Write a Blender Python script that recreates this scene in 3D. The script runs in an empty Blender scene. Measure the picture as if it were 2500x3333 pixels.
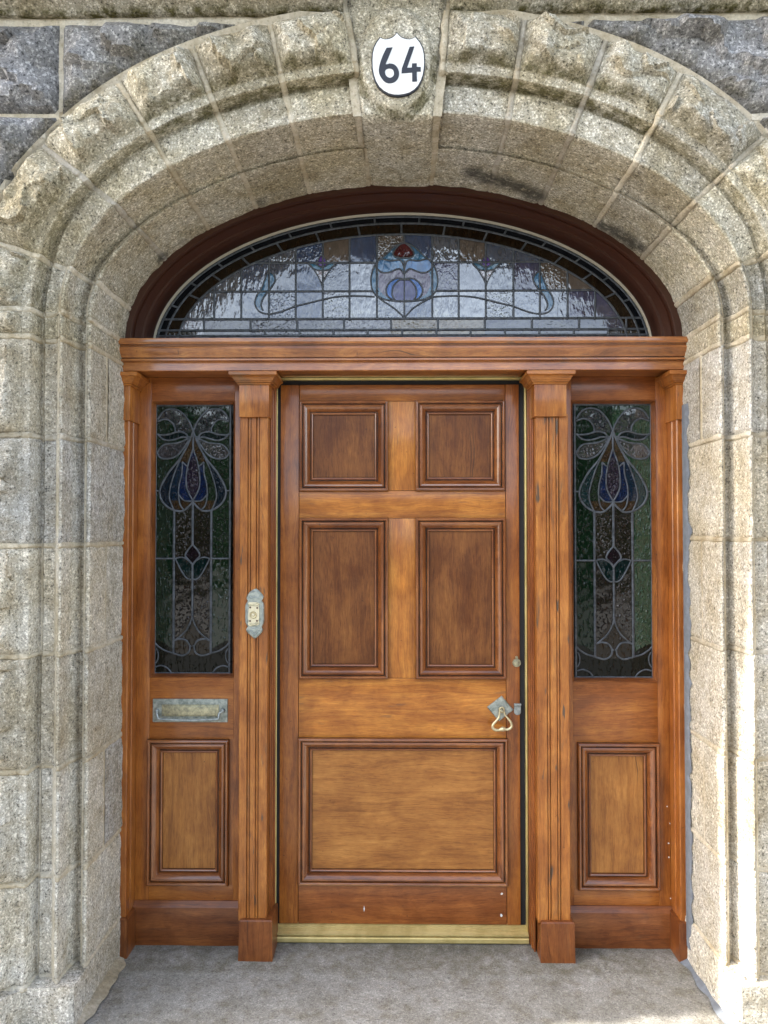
import bpy, bmesh, math, random
from mathutils import Vector, Matrix, noise as MN

random.seed(7)
S = bpy.context.scene
C = S.collection
R = math.radians

# ------------------------------------------------------------------ camera
CAM = Vector((0.0, -2.85, 1.52))
PITCH, YAW = R(1.2667), R(0.7178)
cd = bpy.data.cameras.new('camera')
cd.sensor_fit = 'HORIZONTAL'; cd.sensor_width = 36.0; cd.lens = 36.0
cd.clip_start = 0.05; cd.clip_end = 500
cam = bpy.data.objects.new('camera', cd); C.objects.link(cam)
cam.location = CAM
cam.rotation_euler = (R(90) + PITCH, 0, YAW)
S.camera = cam
_M = Matrix.Rotation(YAW, 3, 'Z') @ Matrix.Rotation(PITCH, 3, 'X')

def at(u, v, Y):
    """metric point on the plane y = Y read off the photograph (2500 px wide)"""
    r = _M @ Vector(((u - 1250) / 2500, 1, (1666.5 - v) / 2500))
    return CAM + r * ((Y - CAM.y) / r.y)

def ax(u, Y, v=1700): return at(u, v, Y).x
def az(v, Y, u=1281): return at(u, v, Y).z

# ------------------------------------------------------------------ light
SUN_DIR = Vector((1.0, 0.100, -0.64)).normalized()        # the way the light travels
W = bpy.data.worlds.new('World'); S.world = W; W.use_nodes = True
nt = W.node_tree; nt.nodes.clear()
wo = nt.nodes.new('ShaderNodeOutputWorld'); bg = nt.nodes.new('ShaderNodeBackground')
sk = nt.nodes.new('ShaderNodeTexSky'); sk.sky_type = 'NISHITA'; sk.sun_disc = False
to_sun = -SUN_DIR
sk.sun_elevation = math.asin(to_sun.z)
sk.sun_rotation = math.atan2(to_sun.x, to_sun.y)
sk.air_density = 1.0; sk.dust_density = 2.5; sk.ozone_density = 1.0
bg.inputs['Strength'].default_value = 0.13
hs = nt.nodes.new('ShaderNodeHueSaturation'); hs.inputs['Saturation'].default_value = 0.62
tc = nt.nodes.new('ShaderNodeTexCoord'); cn = nt.nodes.new('ShaderNodeTexNoise')          # broken cloud cover
cn.inputs['Scale'].default_value = 3.2; cn.inputs['Detail'].default_value = 5; cn.inputs['Roughness'].default_value = 0.6
cr = nt.nodes.new('ShaderNodeValToRGB'); cr.color_ramp.elements[0].position = 0.42; cr.color_ramp.elements[1].position = 0.66
cr.color_ramp.elements[0].color = (0.8, 0.8, 0.8, 1); cr.color_ramp.elements[1].color = (2.0, 1.95, 1.88, 1)
mx = nt.nodes.new('ShaderNodeMix'); mx.data_type = 'RGBA'; mx.blend_type = 'MULTIPLY'; mx.inputs[0].default_value = 1.0
nt.links.new(sk.outputs[0], hs.inputs['Color']); nt.links.new(tc.outputs['Generated'], cn.inputs['Vector']); nt.links.new(cn.outputs[0], cr.inputs[0])
nt.links.new(hs.outputs[0], mx.inputs[6]); nt.links.new(cr.outputs[0], mx.inputs[7])
nt.links.new(mx.outputs[2], bg.inputs[0]); nt.links.new(bg.outputs[0], wo.inputs[0])
ld = bpy.data.lights.new('sun', 'SUN'); ld.energy = 2.3; ld.angle = R(0.8); ld.color = (1.0, 0.94, 0.84)
sun = bpy.data.objects.new('sun', ld); C.objects.link(sun)
sun.rotation_euler = SUN_DIR.to_track_quat('-Z', 'Y').to_euler(); sun.location = (-6, -4, 8)
S.view_settings.view_transform = 'Standard'; S.view_settings.look = 'None'
S.view_settings.exposure = 2.33; S.view_settings.gamma = 1.0
S.view_settings.use_curve_mapping = False
S.cycles.max_bounces = 8; S.cycles.diffuse_bounces = 4; S.cycles.glossy_bounces = 4

# ------------------------------------------------------------------ node helpers
class NG:
    def __init__(s, name):
        s.m = bpy.data.materials.new(name); s.m.use_nodes = True
        s.t = s.m.node_tree; s.t.nodes.clear()
        s.o = s.t.nodes.new('ShaderNodeOutputMaterial'); s.b = s.t.nodes.new('ShaderNodeBsdfPrincipled')
        s.t.links.new(s.b.outputs[0], s.o.inputs[0])
    def n(s, typ, **kw):
        x = s.t.nodes.new(typ)
        for k, v in kw.items(): setattr(x, k, v)
        return x
    def l(s, a, b): s.t.links.new(a, b)
    def val(s, sock, v):
        if isinstance(v, (int, float, tuple, list)): sock.default_value = v
        else: s.l(v, sock)
    def mapping(s, vec, scale, loc=(0, 0, 0)):
        m = s.n('ShaderNodeMapping'); s.l(vec, m.inputs[0]); m.inputs['Scale'].default_value = scale
        m.inputs['Location'].default_value = loc
        return m.outputs[0]
    def noise(s, vec, scale, detail=4, rough=0.55, dist=0.0):
        x = s.n('ShaderNodeTexNoise'); s.l(vec, x.inputs['Vector'])
        x.inputs['Scale'].default_value = scale; x.inputs['Detail'].default_value = detail
        x.inputs['Roughness'].default_value = rough; x.inputs['Distortion'].default_value = dist
        return x.outputs[0]
    def vor(s, vec, scale, feature='F1', out=0):
        x = s.n('ShaderNodeTexVoronoi'); x.feature = feature; s.l(vec, x.inputs['Vector']); x.inputs['Scale'].default_value = scale
        return x.outputs[out]
    def ramp(s, fac, *stops):
        r = s.n('ShaderNodeValToRGB'); s.l(fac, r.inputs[0]); e = r.color_ramp.elements
        while len(e) < len(stops): e.new(0.5)
        for el, (p, c) in zip(e, stops):
            el.position = p; el.color = (c, c, c, 1) if isinstance(c, (int, float)) else (*c, 1)
        return r.outputs[0]
    def mix(s, fac, a, b, mode='MIX'):
        x = s.n('ShaderNodeMix', data_type='RGBA', blend_type=mode)
        s.val(x.inputs[0], fac)
        for i, v in ((6, a), (7, b)):
            s.val(x.inputs[i], (*v, 1) if isinstance(v, tuple) and len(v) == 3 else v)
        return x.outputs[2]
    def math(s, op, a, b=0.0):
        x = s.n('ShaderNodeMath', operation=op); s.val(x.inputs[0], a); s.val(x.inputs[1], b); return x.outputs[0]
    def bump(s, h, strength, dist, nrm=None):
        x = s.n('ShaderNodeBump'); s.l(h, x.inputs['Height']); x.inputs['Strength'].default_value = strength
        x.inputs['Distance'].default_value = dist
        if nrm: s.l(nrm, x.inputs['Normal'])
        return x.outputs[0]
    def attr(s, name, out=2):
        x = s.n('ShaderNodeAttribute'); x.attribute_name = name; return x.outputs[out]
    def p(s, **kw):
        for k, v in kw.items():
            k = k.replace('_', ' '); s.val(s.b.inputs[k], (*v, 1) if isinstance(v, tuple) and len(v) == 3 else v)
        return s.m

def wood(name, lo, mid, hi, knots=0.0, weather=0.0, rough=0.40, fine=0.55, coat=0.12, blotch=0.62):
    g = NG(name)
    uv = g.n('ShaderNodeUVMap').outputs[0]
    warp = g.n('ShaderNodeTexNoise'); g.l(g.mapping(uv, (3.0, 9, 1)), warp.inputs['Vector']); warp.inputs['Scale'].default_value = 1.0; warp.inputs['Detail'].default_value = 2
    wv = g.n('ShaderNodeVectorMath', operation='MULTIPLY_ADD'); g.l(warp.outputs[1], wv.inputs[0]); wv.inputs[1].default_value = (0.0, 0.055, 0.0); g.l(uv, wv.inputs[2])
    w = wv.outputs[0]
    broad = g.noise(g.mapping(w, (3.6, 13, 1)), 1.0, 5, 0.62, 0.4)
    bands = g.noise(g.mapping(w, (3.2, 70, 1)), 1.0, 5, 0.65, 0.6)
    fibre = g.noise(g.mapping(w, (22, 420, 1)), 1.0, 3, 0.65)
    pores = g.noise(g.mapping(w, (38, 300, 1)), 1.0, 2, 0.5)
    wet = g.noise(g.mapping(uv, (6, 8, 1)), 1.0, 6, 0.65, 0.4)
    cloud = g.noise(g.mapping(uv, (14, 22, 1)), 1.0, 4, 0.6)
    a = g.math('ADD', g.math('MULTIPLY', broad, 0.5), g.math('MULTIPLY', bands, 0.5))
    col = g.ramp(a, (0.33, lo), (0.49, mid), (0.66, hi))
    dk = g.mix(1.0, col, (0.40, 0.30, 0.26), 'MULTIPLY')
    col = g.mix(g.math('MULTIPLY', g.ramp(fibre, (0.34, 1.0), (0.56, 0.0)), fine), col, dk)
    col = g.mix(g.math('MULTIPLY', g.ramp(pores, (0.66, 0.0), (0.76, 1.0)), fine * 0.9), col, dk)
    col = g.mix(g.math('MULTIPLY', g.ramp(wet, (0.40, 1.0), (0.60, 0.0)), blotch), col, g.mix(1.0, col, (0.54, 0.43, 0.36), 'MULTIPLY'))
    col = g.mix(g.math('MULTIPLY', g.ramp(cloud, (0.52, 0.0), (0.72, 1.0)), 0.30), col, g.mix(1.0, col, (1.35, 1.28, 1.2), 'MULTIPLY'))
    if knots:
        k = g.ramp(g.noise(g.mapping(uv, (8, 44, 1)), 1.0, 2, 0.5), (0.665, 0.0), (0.72, 1.0))
        col = g.mix(g.math('MULTIPLY', k, knots), col, (0.070, 0.050, 0.035))
    if weather:
        ww = g.ramp(g.noise(g.mapping(w, (2.6, 34, 1)), 1.0, 6, 0.7, 0.5), (0.57, 0.0), (0.70, 1.0))
        col = g.mix(g.math('MULTIPLY', ww, weather), col, (0.105, 0.075, 0.042))
    crk = g.ramp(g.noise(g.mapping(w, (1.3, 120, 1)), 1.0, 2, 0.5), (0.715, 0.0), (0.735, 1.0))
    col = g.mix(g.math('MULTIPLY', crk, 0.75), col, (0.03, 0.015, 0.008))
    worn = g.ramp(g.noise(g.mapping(uv, (26, 34, 1)), 1.0, 5, 0.7), (0.60, 0.0), (0.72, 1.0))
    col = g.mix(g.math('MULTIPLY', worn, 0.35), col, g.mix(1.0, col, (0.45, 0.38, 0.34), 'MULTIPLY'))
    spk = g.ramp(g.noise(uv, 75, 2, 0.5), (0.72, 0.0), (0.76, 1.0))
    col = g.mix(g.math('MULTIPLY', spk, 0.55), col, (0.03, 0.016, 0.009))
    r = g.math('ADD', g.math('MULTIPLY', wet, 0.35), rough - 0.15)
    h = g.math('ADD', g.math('MULTIPLY', fibre, 0.45), g.math('MULTIPLY', bands, 0.55))
    nrm = g.bump(h, 0.30, 0.0012)
    nrm = g.bump(g.noise(g.mapping(uv, (16, 34, 1)), 1.0, 3, 0.5), 0.22, 0.003, nrm)
    g.p(Base_Color=col, Roughness=r, Normal=nrm, Coat_Weight=coat, Coat_Roughness=0.14, Coat_IOR=1.65, Specular_IOR_Level=0.35)
    return g.m

def granite(name, dark, mid, light, warm, scale=1.0, spots=0.5, bumpy=0.75):
    g = NG(name)
    co = g.n('ShaderNodeTexCoord').outputs['Object']
    rnd = g.n('ShaderNodeObjectInfo').outputs['Random']
    n1 = g.noise(co, 150 * scale, 2, 0.7)
    n2 = g.noise(co, 62 * scale, 3, 0.65)
    n3 = g.noise(co, 5.0, 5, 0.65)
    n4 = g.noise(co, 16, 4, 0.6)
    gr = g.math('ADD', g.math('MULTIPLY', n1, 0.62), g.math('MULTIPLY', n2, 0.38))
    col = g.ramp(gr, (0.37, dark), (0.45, mid), (0.53, mid), (0.60, light))
    col = g.mix(g.ramp(n3, (0.36, 0.0), (0.62, 1.0)), col, warm, 'MULTIPLY')
    col = g.mix(g.math('MULTIPLY', g.ramp(n4, (0.50, 0.0), (0.66, 1.0)), 0.55), col, (0.64, 0.59, 0.49), 'MULTIPLY')
    tint = g.ramp(rnd, (0.0, (0.78, 0.78, 0.79)), (0.35, (1.04, 1.0, 0.92)), (0.7, (0.86, 0.82, 0.74)), (1.0, (1.12, 1.11, 1.08)))
    col = g.mix(1.0, col, tint, 'MULTIPLY')
    mica = g.ramp(g.vor(co, 140 * scale), (0.16, 1.0), (0.28, 0.0))
    col = g.mix(g.math('MULTIPLY', mica, spots), col, (0.035, 0.032, 0.03))
    big = g.ramp(g.vor(co, 46 * scale), (0.12, 1.0), (0.22, 0.0))
    col = g.mix(g.math('MULTIPLY', big, spots * 0.55), col, (0.07, 0.065, 0.06))
    lich = g.ramp(g.noise(co, 9, 6, 0.7), (0.56, 0.0), (0.66, 1.0))
    col = g.mix(g.math('MULTIPLY', lich, spots * 0.5), col, g.mix(1.0, col, (0.56, 0.53, 0.46), 'MULTIPLY'))
    ms = g.math('MULTIPLY', g.attr('moss'), g.ramp(g.noise(co, 26, 5, 0.65), (0.36, 0.0), (0.58, 1.0)))
    col = g.mix(ms, col, g.mix(g.ramp(n1, (0.35, 0.0), (0.65, 1.0)), (0.035, 0.030, 0.010), (0.12, 0.105, 0.035)))
    so = g.math('MULTIPLY', g.attr('soot'), g.ramp(g.noise(co, 40, 4, 0.6), (0.28, 0.0), (0.46, 1.0)))
    col = g.mix(g.math('MULTIPLY', so, 0.82), col, (0.035, 0.034, 0.031))
    nrm = g.bump(g.noise(co, 130 * scale, 4, 0.7), bumpy, 0.004)
    g.p(Base_Color=col, Roughness=0.9, Normal=nrm, Specular_IOR_Level=0.2)
    return g.m

def metal(name, c1, c2, c3=None, metallic=0.8, rough=0.4, scale=40, bump=0.15):
    g = NG(name); co = g.n('ShaderNodeTexCoord').outputs['Object']
    n = g.noise(co, scale, 5, 0.65)
    col = g.ramp(n, (0.38, c1), (0.6, c2)) if c3 is None else g.ramp(n, (0.36, c1), (0.5, c2), (0.62, c3))
    g.p(Base_Color=col, Metallic=metallic, Roughness=g.math('ADD', g.math('MULTIPLY', n, 0.3), rough - 0.15),
        Normal=g.bump(g.noise(co, scale * 4, 3), bump, 0.001))
    return g.m

def plain(name, c, rough=0.6, metallic=0.0, var=0.25, scale=30, coat=0.0):
    g = NG(name); co = g.n('ShaderNodeTexCoord').outputs['Object']
    n = g.noise(co, scale, 4, 0.6)
    col = g.mix(g.math('MULTIPLY', n, var * 2), c, tuple(x * 0.55 for x in c))
    g.p(Base_Color=col, Roughness=rough, Metallic=metallic, Coat_Weight=coat, Normal=g.bump(n, 0.15, 0.002))
    return g.m

def glass(name, wave, strength, ior, sparse=None):
    """dark leaded glass: colour of every piece in the attribute, its own ripple, sky mirrored in front"""
    g = NG(name); co = g.n('ShaderNodeTexCoord').outputs['Object']
    pid = g.attr('pid')
    off = g.n('ShaderNodeCombineXYZ'); g.l(g.math('MULTIPLY', pid, 37.0), off.inputs[0]); g.l(g.math('MULTIPLY', pid, 91.0), off.inputs[2])
    va = g.n('ShaderNodeVectorMath', operation='ADD'); g.l(co, va.inputs[0]); g.l(off.outputs[0], va.inputs[1])
    v = va.outputs[0]
    tall = g.noise(g.mapping(v, (1.0, 1.0, 0.42)), wave, 2, 0.5, 0.3)
    cell = g.noise(g.mapping(v, (1, 1, 0.8)), wave * 1.35, 1, 0.5, 0.6)
    h = g.n('ShaderNodeMix', data_type='FLOAT'); g.l(g.ramp(pid, (0.45, 0.0), (0.55, 1.0)), h.inputs[0]); g.l(tall, h.inputs[2]); g.l(cell, h.inputs[3])
    slow = g.noise(v, 9, 2)
    amp = g.math('ADD', g.math('MULTIPLY', g.math('FRACT', g.math('MULTIPLY', pid, 7.31)), 1.3), 0.25)
    hh = h.outputs[0] if sparse is None else g.ramp(h.outputs[0], sparse, (0.80, 1.0))
    nrm = g.bump(g.math('MULTIPLY', hh, amp), strength, 0.004)
    nrm = g.bump(slow, 0.25, 0.012, nrm)
    col = g.mix(0.45, g.attr('tint', 0), g.mix(1.0, g.attr('tint', 0), g.ramp(tall, (0.3, 0.3), (0.7, 1.6)), 'MULTIPLY'))
    g.p(Base_Color=col, Roughness=0.07, IOR=ior, Normal=nrm, Specular_IOR_Level=g.attr('tint', 3))
    return g.m

M = {}
M['rail'] = wood('varnished_pine_rail', (0.28, 0.088, 0.012), (0.50, 0.180, 0.026), (0.67, 0.290, 0.048), knots=0.4, coat=0.25)
M['stile'] = wood('varnished_pine_stile', (0.21, 0.062, 0.011), (0.38, 0.126, 0.022), (0.51, 0.195, 0.035), coat=0.35)
M['mould'] = wood('varnished_moulding', (0.12, 0.036, 0.010), (0.27, 0.086, 0.020), (0.43, 0.165, 0.038), fine=0.7, coat=1.0, rough=0.32)
M['panel'] = wood('dark_varnished_panel', (0.115, 0.037, 0.008), (0.195, 0.068, 0.0145), (0.29, 0.114, 0.025), coat=0.0, blotch=0.7, fine=0.7)
M['lightpanel'] = wood('light_varnished_panel', (0.24, 0.088, 0.018), (0.40, 0.163, 0.035), (0.53, 0.24, 0.058), blotch=0.5)
M['pil'] = wood('weathered_pine', (0.21, 0.068, 0.014), (0.42, 0.150, 0.028), (0.58, 0.245, 0.052), knots=0.95, weather=0.65, coat=0.25)
M['lintel'] = wood('varnished_lintel_pine', (0.22, 0.072, 0.019), (0.42, 0.155, 0.038), (0.58, 0.25, 0.068), knots=0.5, weather=0.25, coat=0.9, rough=0.34)
M['base'] = wood('dark_base_wood', (0.13, 0.040, 0.010), (0.225, 0.071, 0.0165), (0.32, 0.112, 0.026), blotch=0.7, weather=0.3, coat=0.25)
M['redwood'] = wood('red_brown_varnish', (0.18, 0.052, 0.012), (0.31, 0.098, 0.021), (0.42, 0.148, 0.033), weather=0.15, coat=0.25)
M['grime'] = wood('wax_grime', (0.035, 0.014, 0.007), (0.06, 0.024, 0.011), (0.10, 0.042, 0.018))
M['archwood'] = plain('dark_brown_paint', (0.055, 0.016, 0.006), 0.42, 0, 0.3, 14, coat=0.25)
M['arch'] = granite('warm_granite', (0.11, 0.104, 0.09), (0.47, 0.45, 0.39), (0.92, 0.90, 0.84), (0.81, 0.76, 0.63), 1.0, 0.6)
M['jamb'] = granite('grey_granite', (0.15, 0.145, 0.132), (0.54, 0.525, 0.485), (0.93, 0.92, 0.89), (0.84, 0.79, 0.69), 1.0, 0.55)
M['wall'] = granite('blue_grey_granite', (0.08, 0.083, 0.09), (0.27, 0.275, 0.295), (0.58, 0.59, 0.62), (0.74, 0.72, 0.68), 0.8, 0.6)
M['step'] = granite('worn_step_granite', (0.19, 0.191, 0.192), (0.335, 0.337, 0.338), (0.48, 0.482, 0.482), (0.72, 0.71, 0.67), 1.25, 0.45, 0.35)
M['mortar'] = granite('pale_mortar', (0.50, 0.465, 0.39), (0.63, 0.59, 0.51), (0.74, 0.70, 0.62), (0.78, 0.73, 0.63), 0.6, 0.25)
M['sealant'] = plain('blue_grey_sealant', (0.27, 0.30, 0.345), 0.75, 0, 0.9, 38)
M['brass'] = metal('polished_brass', (0.64, 0.50, 0.19), (0.80, 0.65, 0.28), None, 0.55, 0.34, 12, 0.05)
M['oldbrass'] = metal('tarnished_brass', (0.28, 0.27, 0.20), (0.42, 0.40, 0.27), (0.56, 0.52, 0.34), 0.7, 0.4, 70)
M['verdigris'] = metal('verdigris_brass', (0.20, 0.23, 0.20), (0.33, 0.36, 0.32), (0.45, 0.47, 0.41), 0.45, 0.45, 60, 0.3)
M['ringbrass'] = metal('worn_ring_brass', (0.58, 0.50, 0.30), (0.74, 0.66, 0.42), None, 0.75, 0.38, 40)
M['pewter'] = metal('dull_grey_metal', (0.24, 0.27, 0.26), (0.40, 0.44, 0.43), None, 0.5, 0.45, 55)
M['cream'] = plain('cream_enamel', (0.74, 0.66, 0.45), 0.4, 0, 0.15, 60)
M['black'] = plain('black_rubber', (0.012, 0.012, 0.016), 0.7)
M['screw'] = plain('rusty_screw', (0.10, 0.05, 0.025), 0.6)
M['putty'] = plain('cream_putty', (0.62, 0.58, 0.46), 0.6, 0, 0.2, 60)
M['white'] = plain('white_enamel_paint', (0.80, 0.80, 0.77), 0.4, 0, 0.12, 26, coat=0.3)
M['ink'] = plain('black_enamel_paint', (0.012, 0.013, 0.022), 0.4)
M['lead'] = metal('lead_came', (0.045, 0.052, 0.06), (0.10, 0.112, 0.128), None, 0.35, 0.5, 60)
M['fanglass'] = glass('rippled_clear_glass', 70, 0.42, 2.2)
M['sideglass'] = glass('rippled_coloured_glass', 100, 1.3, 1.8, (0.53, 0.0))
M['ground'] = plain('grey_paving', (0.21, 0.207, 0.195), 0.85, 0, 0.3, 5)
M['hedge'] = plain('hedge_green', (0.035, 0.055, 0.02), 0.8, 0, 0.5, 6)
M['dark'] = plain('dark_backing', (0.02, 0.017, 0.014), 0.9)

# ------------------------------------------------------------------ mesh helpers
def new_bm():
    bm = bmesh.new(); bm.faces.layers.int.new('g'); return bm

def link(o, parent=None, label=None, cat=None, group=None, kind=None):
    C.objects.link(o)
    if parent: o.parent = parent
    for k, v in (('label', label), ('category', cat), ('group', group), ('kind', kind)):
        if v: o[k] = v
    return o

def thing(name, label, cat, loc=(0, 0, 0), group=None):
    o = bpy.data.objects.new(name, None); o.empty_display_size = 0.1
    return link(o, None, label, cat, group, 'thing')

def obj(name, bm, mat, parent=None, smooth=30, **kw):
    bm.normal_update()
    uvl = bm.loops.layers.uv.new('UVMap'); gl = bm.faces.layers.int.get('g')
    ou, ov = random.uniform(0, 40), random.uniform(0, 40)
    for f in bm.faces:
        gz = f[gl] if gl else 0
        for lp in f.loops:
            c = lp.vert.co
            if gz == 0: a, b = c.z, c.x + 0.8 * c.y
            elif gz == 1: a, b = c.x, c.z + 0.8 * c.y
            else: a, b = math.atan2(c.z - 2.195, c.x - 0.03), math.hypot(c.x - 0.03, (c.z - 2.195) * 1.75) + c.y
            lp[uvl].uv = (a + ou, b + ov)
    me = bpy.data.meshes.new(name); bm.to_mesh(me); bm.free()
    mats = mat if isinstance(mat, (list, tuple)) else [mat]
    for m in mats: me.materials.append(M[m] if isinstance(m, str) else m)
    if smooth:
        me.shade_smooth(); me.set_sharp_from_angle(angle=R(smooth))
    return link(bpy.data.objects.new(name, me), parent, **kw)

def box(bm, x0, x1, y0, y1, z0, z1, g=0, bev=0.0015):
    t = bmesh.new()
    bmesh.ops.create_cube(t, size=1, matrix=Matrix.Translation(((x0+x1)/2, (y0+y1)/2, (z0+z1)/2)) @ Matrix.Diagonal((abs(x1-x0), abs(y1-y0), abs(z1-z0), 1)))
    if bev: bmesh.ops.bevel(t, geom=t.edges[:], offset=bev, segments=2, affect='EDGES', profile=0.6)
    merge(bm, t, g)

def merge(bm, t, g=0):
    gl = bm.faces.layers.int.get('g'); mp = {}
    for v in t.verts: mp[v] = bm.verts.new(v.co)
    for f in t.faces:
        nf = bm.faces.new([mp[v] for v in f.verts]); nf[gl] = g; nf.material_index = f.material_index
    t.free()

def quad_strip(bm, A, B, g=0, closed=False, mi=0):
    gl = bm.faces.layers.int.get('g')
    n = len(A)
    for i in range(n if closed else n - 1):
        j = (i + 1) % n
        try: f = bm.faces.new((A[i], A[j], B[j], B[i])); f[gl] = g; f.material_index = mi
        except ValueError: pass

def frame_mould(bm, x0, x1, z0, z1, prof, Y0, grime=()):
    """mitred frame; prof = [(w inwards, y offset)]"""
    for side in range(4):
        rows = []
        for w, y in prof:
            a, b, c, d = x0 + w, x1 - w, z0 + w, z1 - w
            p, q = [((a, d), (b, d)), ((b, d), (b, c)), ((b, c), (a, c)), ((a, c), (a, d))][side]
            rows.append([bm.verts.new((p[0], Y0 + y, p[1])), bm.verts.new((q[0], Y0 + y, q[1]))])
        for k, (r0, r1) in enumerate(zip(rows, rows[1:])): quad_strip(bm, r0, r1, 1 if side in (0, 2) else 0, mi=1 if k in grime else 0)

def extrude_x(bm, x0, x1, prof, g=1):
    """prof = [(y, z)] closed section swept along x"""
    A = [bm.verts.new((x0, y, z)) for y, z in prof]; B = [bm.verts.new((x1, y, z)) for y, z in prof]
    quad_strip(bm, A, B, g, True)
    gl = bm.faces.layers.int.get('g')
    for L in (A, B):
        f = bm.faces.new(L); f[gl] = g
    bmesh.ops.recalc_face_normals(bm, faces=bm.faces[:])

def extrude_z(bm, z0, z1, prof, g=0):
    """prof = [(x, y)] closed section swept along z"""
    A = [bm.verts.new((x, y, z0)) for x, y in prof]; B = [bm.verts.new((x, y, z1)) for x, y in prof]
    quad_strip(bm, A, B, g, True)
    for L in (A, B): bm.faces.new(L)
    bmesh.ops.recalc_face_normals(bm, faces=bm.faces[:])

def stack(bm, rings, y1, g=1):
    """rings = [(z, x0, x1, y0)] of a rectangular section with its back at y1"""
    prev = None
    for z, x0, x1, y0 in rings:
        cur = [bm.verts.new(p) for p in ((x0, y1, z), (x0, y0, z), (x1, y0, z), (x1, y1, z))]
        if prev: quad_strip(bm, prev, cur, g, True)
        else: bm.faces.new(cur)
        prev = cur
    bm.faces.new(prev)
    bmesh.ops.recalc_face_normals(bm, faces=bm.faces[:])

def tube(bm, pts, r, seg=8, flat=1.0, closed=False, rad=None):
    """tube along pts (3-D); flat squeezes it in y"""
    n = len(pts); rings = []
    for i, p in enumerate(pts):
        p = Vector(p)
        a = Vector(pts[(i - 1) % n] if closed or i else pts[0]); b = Vector(pts[(i + 1) % n] if closed or i < n - 1 else pts[-1])
        t = (b - a).normalized() if (b - a).length > 1e-9 else Vector((0, 0, 1))
        s = Vector((0, 1, 0)).cross(t)
        s = s.normalized() if s.length > 1e-6 else Vector((1, 0, 0))
        u = t.cross(s)
        rr = rad[i] if rad else r
        rings.append([bm.verts.new(p + s * rr * math.cos(2*math.pi*k/seg) + u * rr * flat * math.sin(2*math.pi*k/seg)) for k in range(seg)])
    for i in range(n if closed else n - 1): quad_strip(bm, rings[i], rings[(i + 1) % n], 0, True)
    if not closed:
        bm.faces.new(rings[0]); bm.faces.new(rings[-1])

def prism(bm, pts, y0, y1, bev=0.0):
    """outline in (x, z), front at y0, back at y1, edge chamfered by bev"""
    cx = sum(p[0] for p in pts) / len(pts); cz = sum(p[1] for p in pts) / len(pts)
    rad = sum(math.hypot(p[0] - cx, p[1] - cz) for p in pts) / len(pts)
    k = 1 - bev / rad if bev else 1
    A = [bm.verts.new((x, y1, z)) for x, z in pts]; B = [bm.verts.new((x, y0 + bev, z)) for x, z in pts]
    quad_strip(bm, A, B, 0, True)
    if bev:
        D = [bm.verts.new((cx + (x - cx) * k, y0, cz + (z - cz) * k)) for x, z in pts]
        quad_strip(bm, B, D, 0, True); B = D
    f = bm.faces.new(B); f.normal_update(); bmesh.ops.triangulate(bm, faces=[f], ngon_method='EAR_CLIP')
    bmesh.ops.recalc_face_normals(bm, faces=bm.faces[:])

def lathe_y(bm, cx, cz, prof, seg=24):
    """prof = [(radius, y)] turned about the y axis"""
    rings = [[bm.verts.new((cx + r * math.cos(2*math.pi*k/seg), y, cz + r * math.sin(2*math.pi*k/seg))) for k in range(seg)] for r, y in prof]
    for a, b in zip(rings, rings[1:]): quad_strip(bm, a, b, 0, True)
    bm.faces.new(rings[0]); bm.faces.new(rings[-1])
    bmesh.ops.recalc_face_normals(bm, faces=bm.faces[:])

def spline(pts, n=8, closed=False):
    out = []; N = len(pts)
    rng = range(N if closed else N - 1)
    for i in rng:
        g = lambda k: pts[k % N] if closed else pts[min(max(k, 0), N - 1)]
        p0, p1, p2, p3 = g(i-1), g(i), g(i+1), g(i+2)
        for k in range(n):
            t = k / n
            out.append(tuple(0.5 * ((2*b) + (c-a)*t + (2*a-5*b+4*c-d)*t*t + (3*b-a-3*c+d)*t**3) for a, b, c, d in zip(p0, p1, p2, p3)))
    if not closed: out.append(tuple(pts[-1]))
    return out

def sm(a, b, x):
    t = min(1, max(0, (x - a) / (b - a))); return t * t * (3 - 2 * t)

def inside(x, y, poly):
    c = False; j = len(poly) - 1
    for i in range(len(poly)):
        xi, yi = poly[i]; xj, yj = poly[j]
        if (yi > y) != (yj > y) and x < (xj - xi) * (y - yi) / (yj - yi) + xi: c = not c
        j = i
    return c

# ------------------------------------------------------------------ stone
CX, CZ = 0.03, 2.195
A_IN, B_IN, A_OUT, B_OUT = 1.003, 0.569, 1.305, 0.872
XL, XR = CX - A_IN, CX + A_IN
Y_FR = -0.105
def on_soffit(u, v):
    for i in range(120):
        p = at(u, v, -0.62 + 0.0045 * i)
        if math.hypot((p.x - CX) / A_IN, (p.z - CZ) / B_IN) >= 1: return p
    return p
SOOT = [(on_soffit(u, v), r) for u, v, r in ((1545, 562, .05), (1590, 580, .055), (1640, 590, .055), (1690, 606, .055), (1735, 628, .06), (1755, 640, .03), (1970, 742, .05), (2010, 760, .055), (2050, 782, .055), (2085, 803, .03), (600, 792, .025), (850, 652, .025), (528, 838, .03))]

def rockface(x, z, seed, amp):
    p = Vector((x * 9 + 0.5 * MN.noise(Vector((x * 9, z * 9, 1))), z * 9 + 0.5 * MN.noise(Vector((x * 9, z * 9, 8))), seed * 3.17))
    d, pts = MN.voronoi(p)
    c = pts[0]; q = p - c
    s1 = MN.cell(c * 5.3) - 0.5; s2 = MN.cell(c * 7.7 + Vector((3, 1, 2))) - 0.5; s0 = MN.cell(c * 9.1 + Vector((1, 5, 2)))
    f = s0 * 0.7 + (q.x * s1 + q.y * s2) * 1.5
    n = MN.fractal(Vector((x * 11, z * 11, seed)), 0.9, 2.1, 4)
    return max(0.0, amp * (0.22 + 0.34 * f + 0.42 * n))

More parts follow.
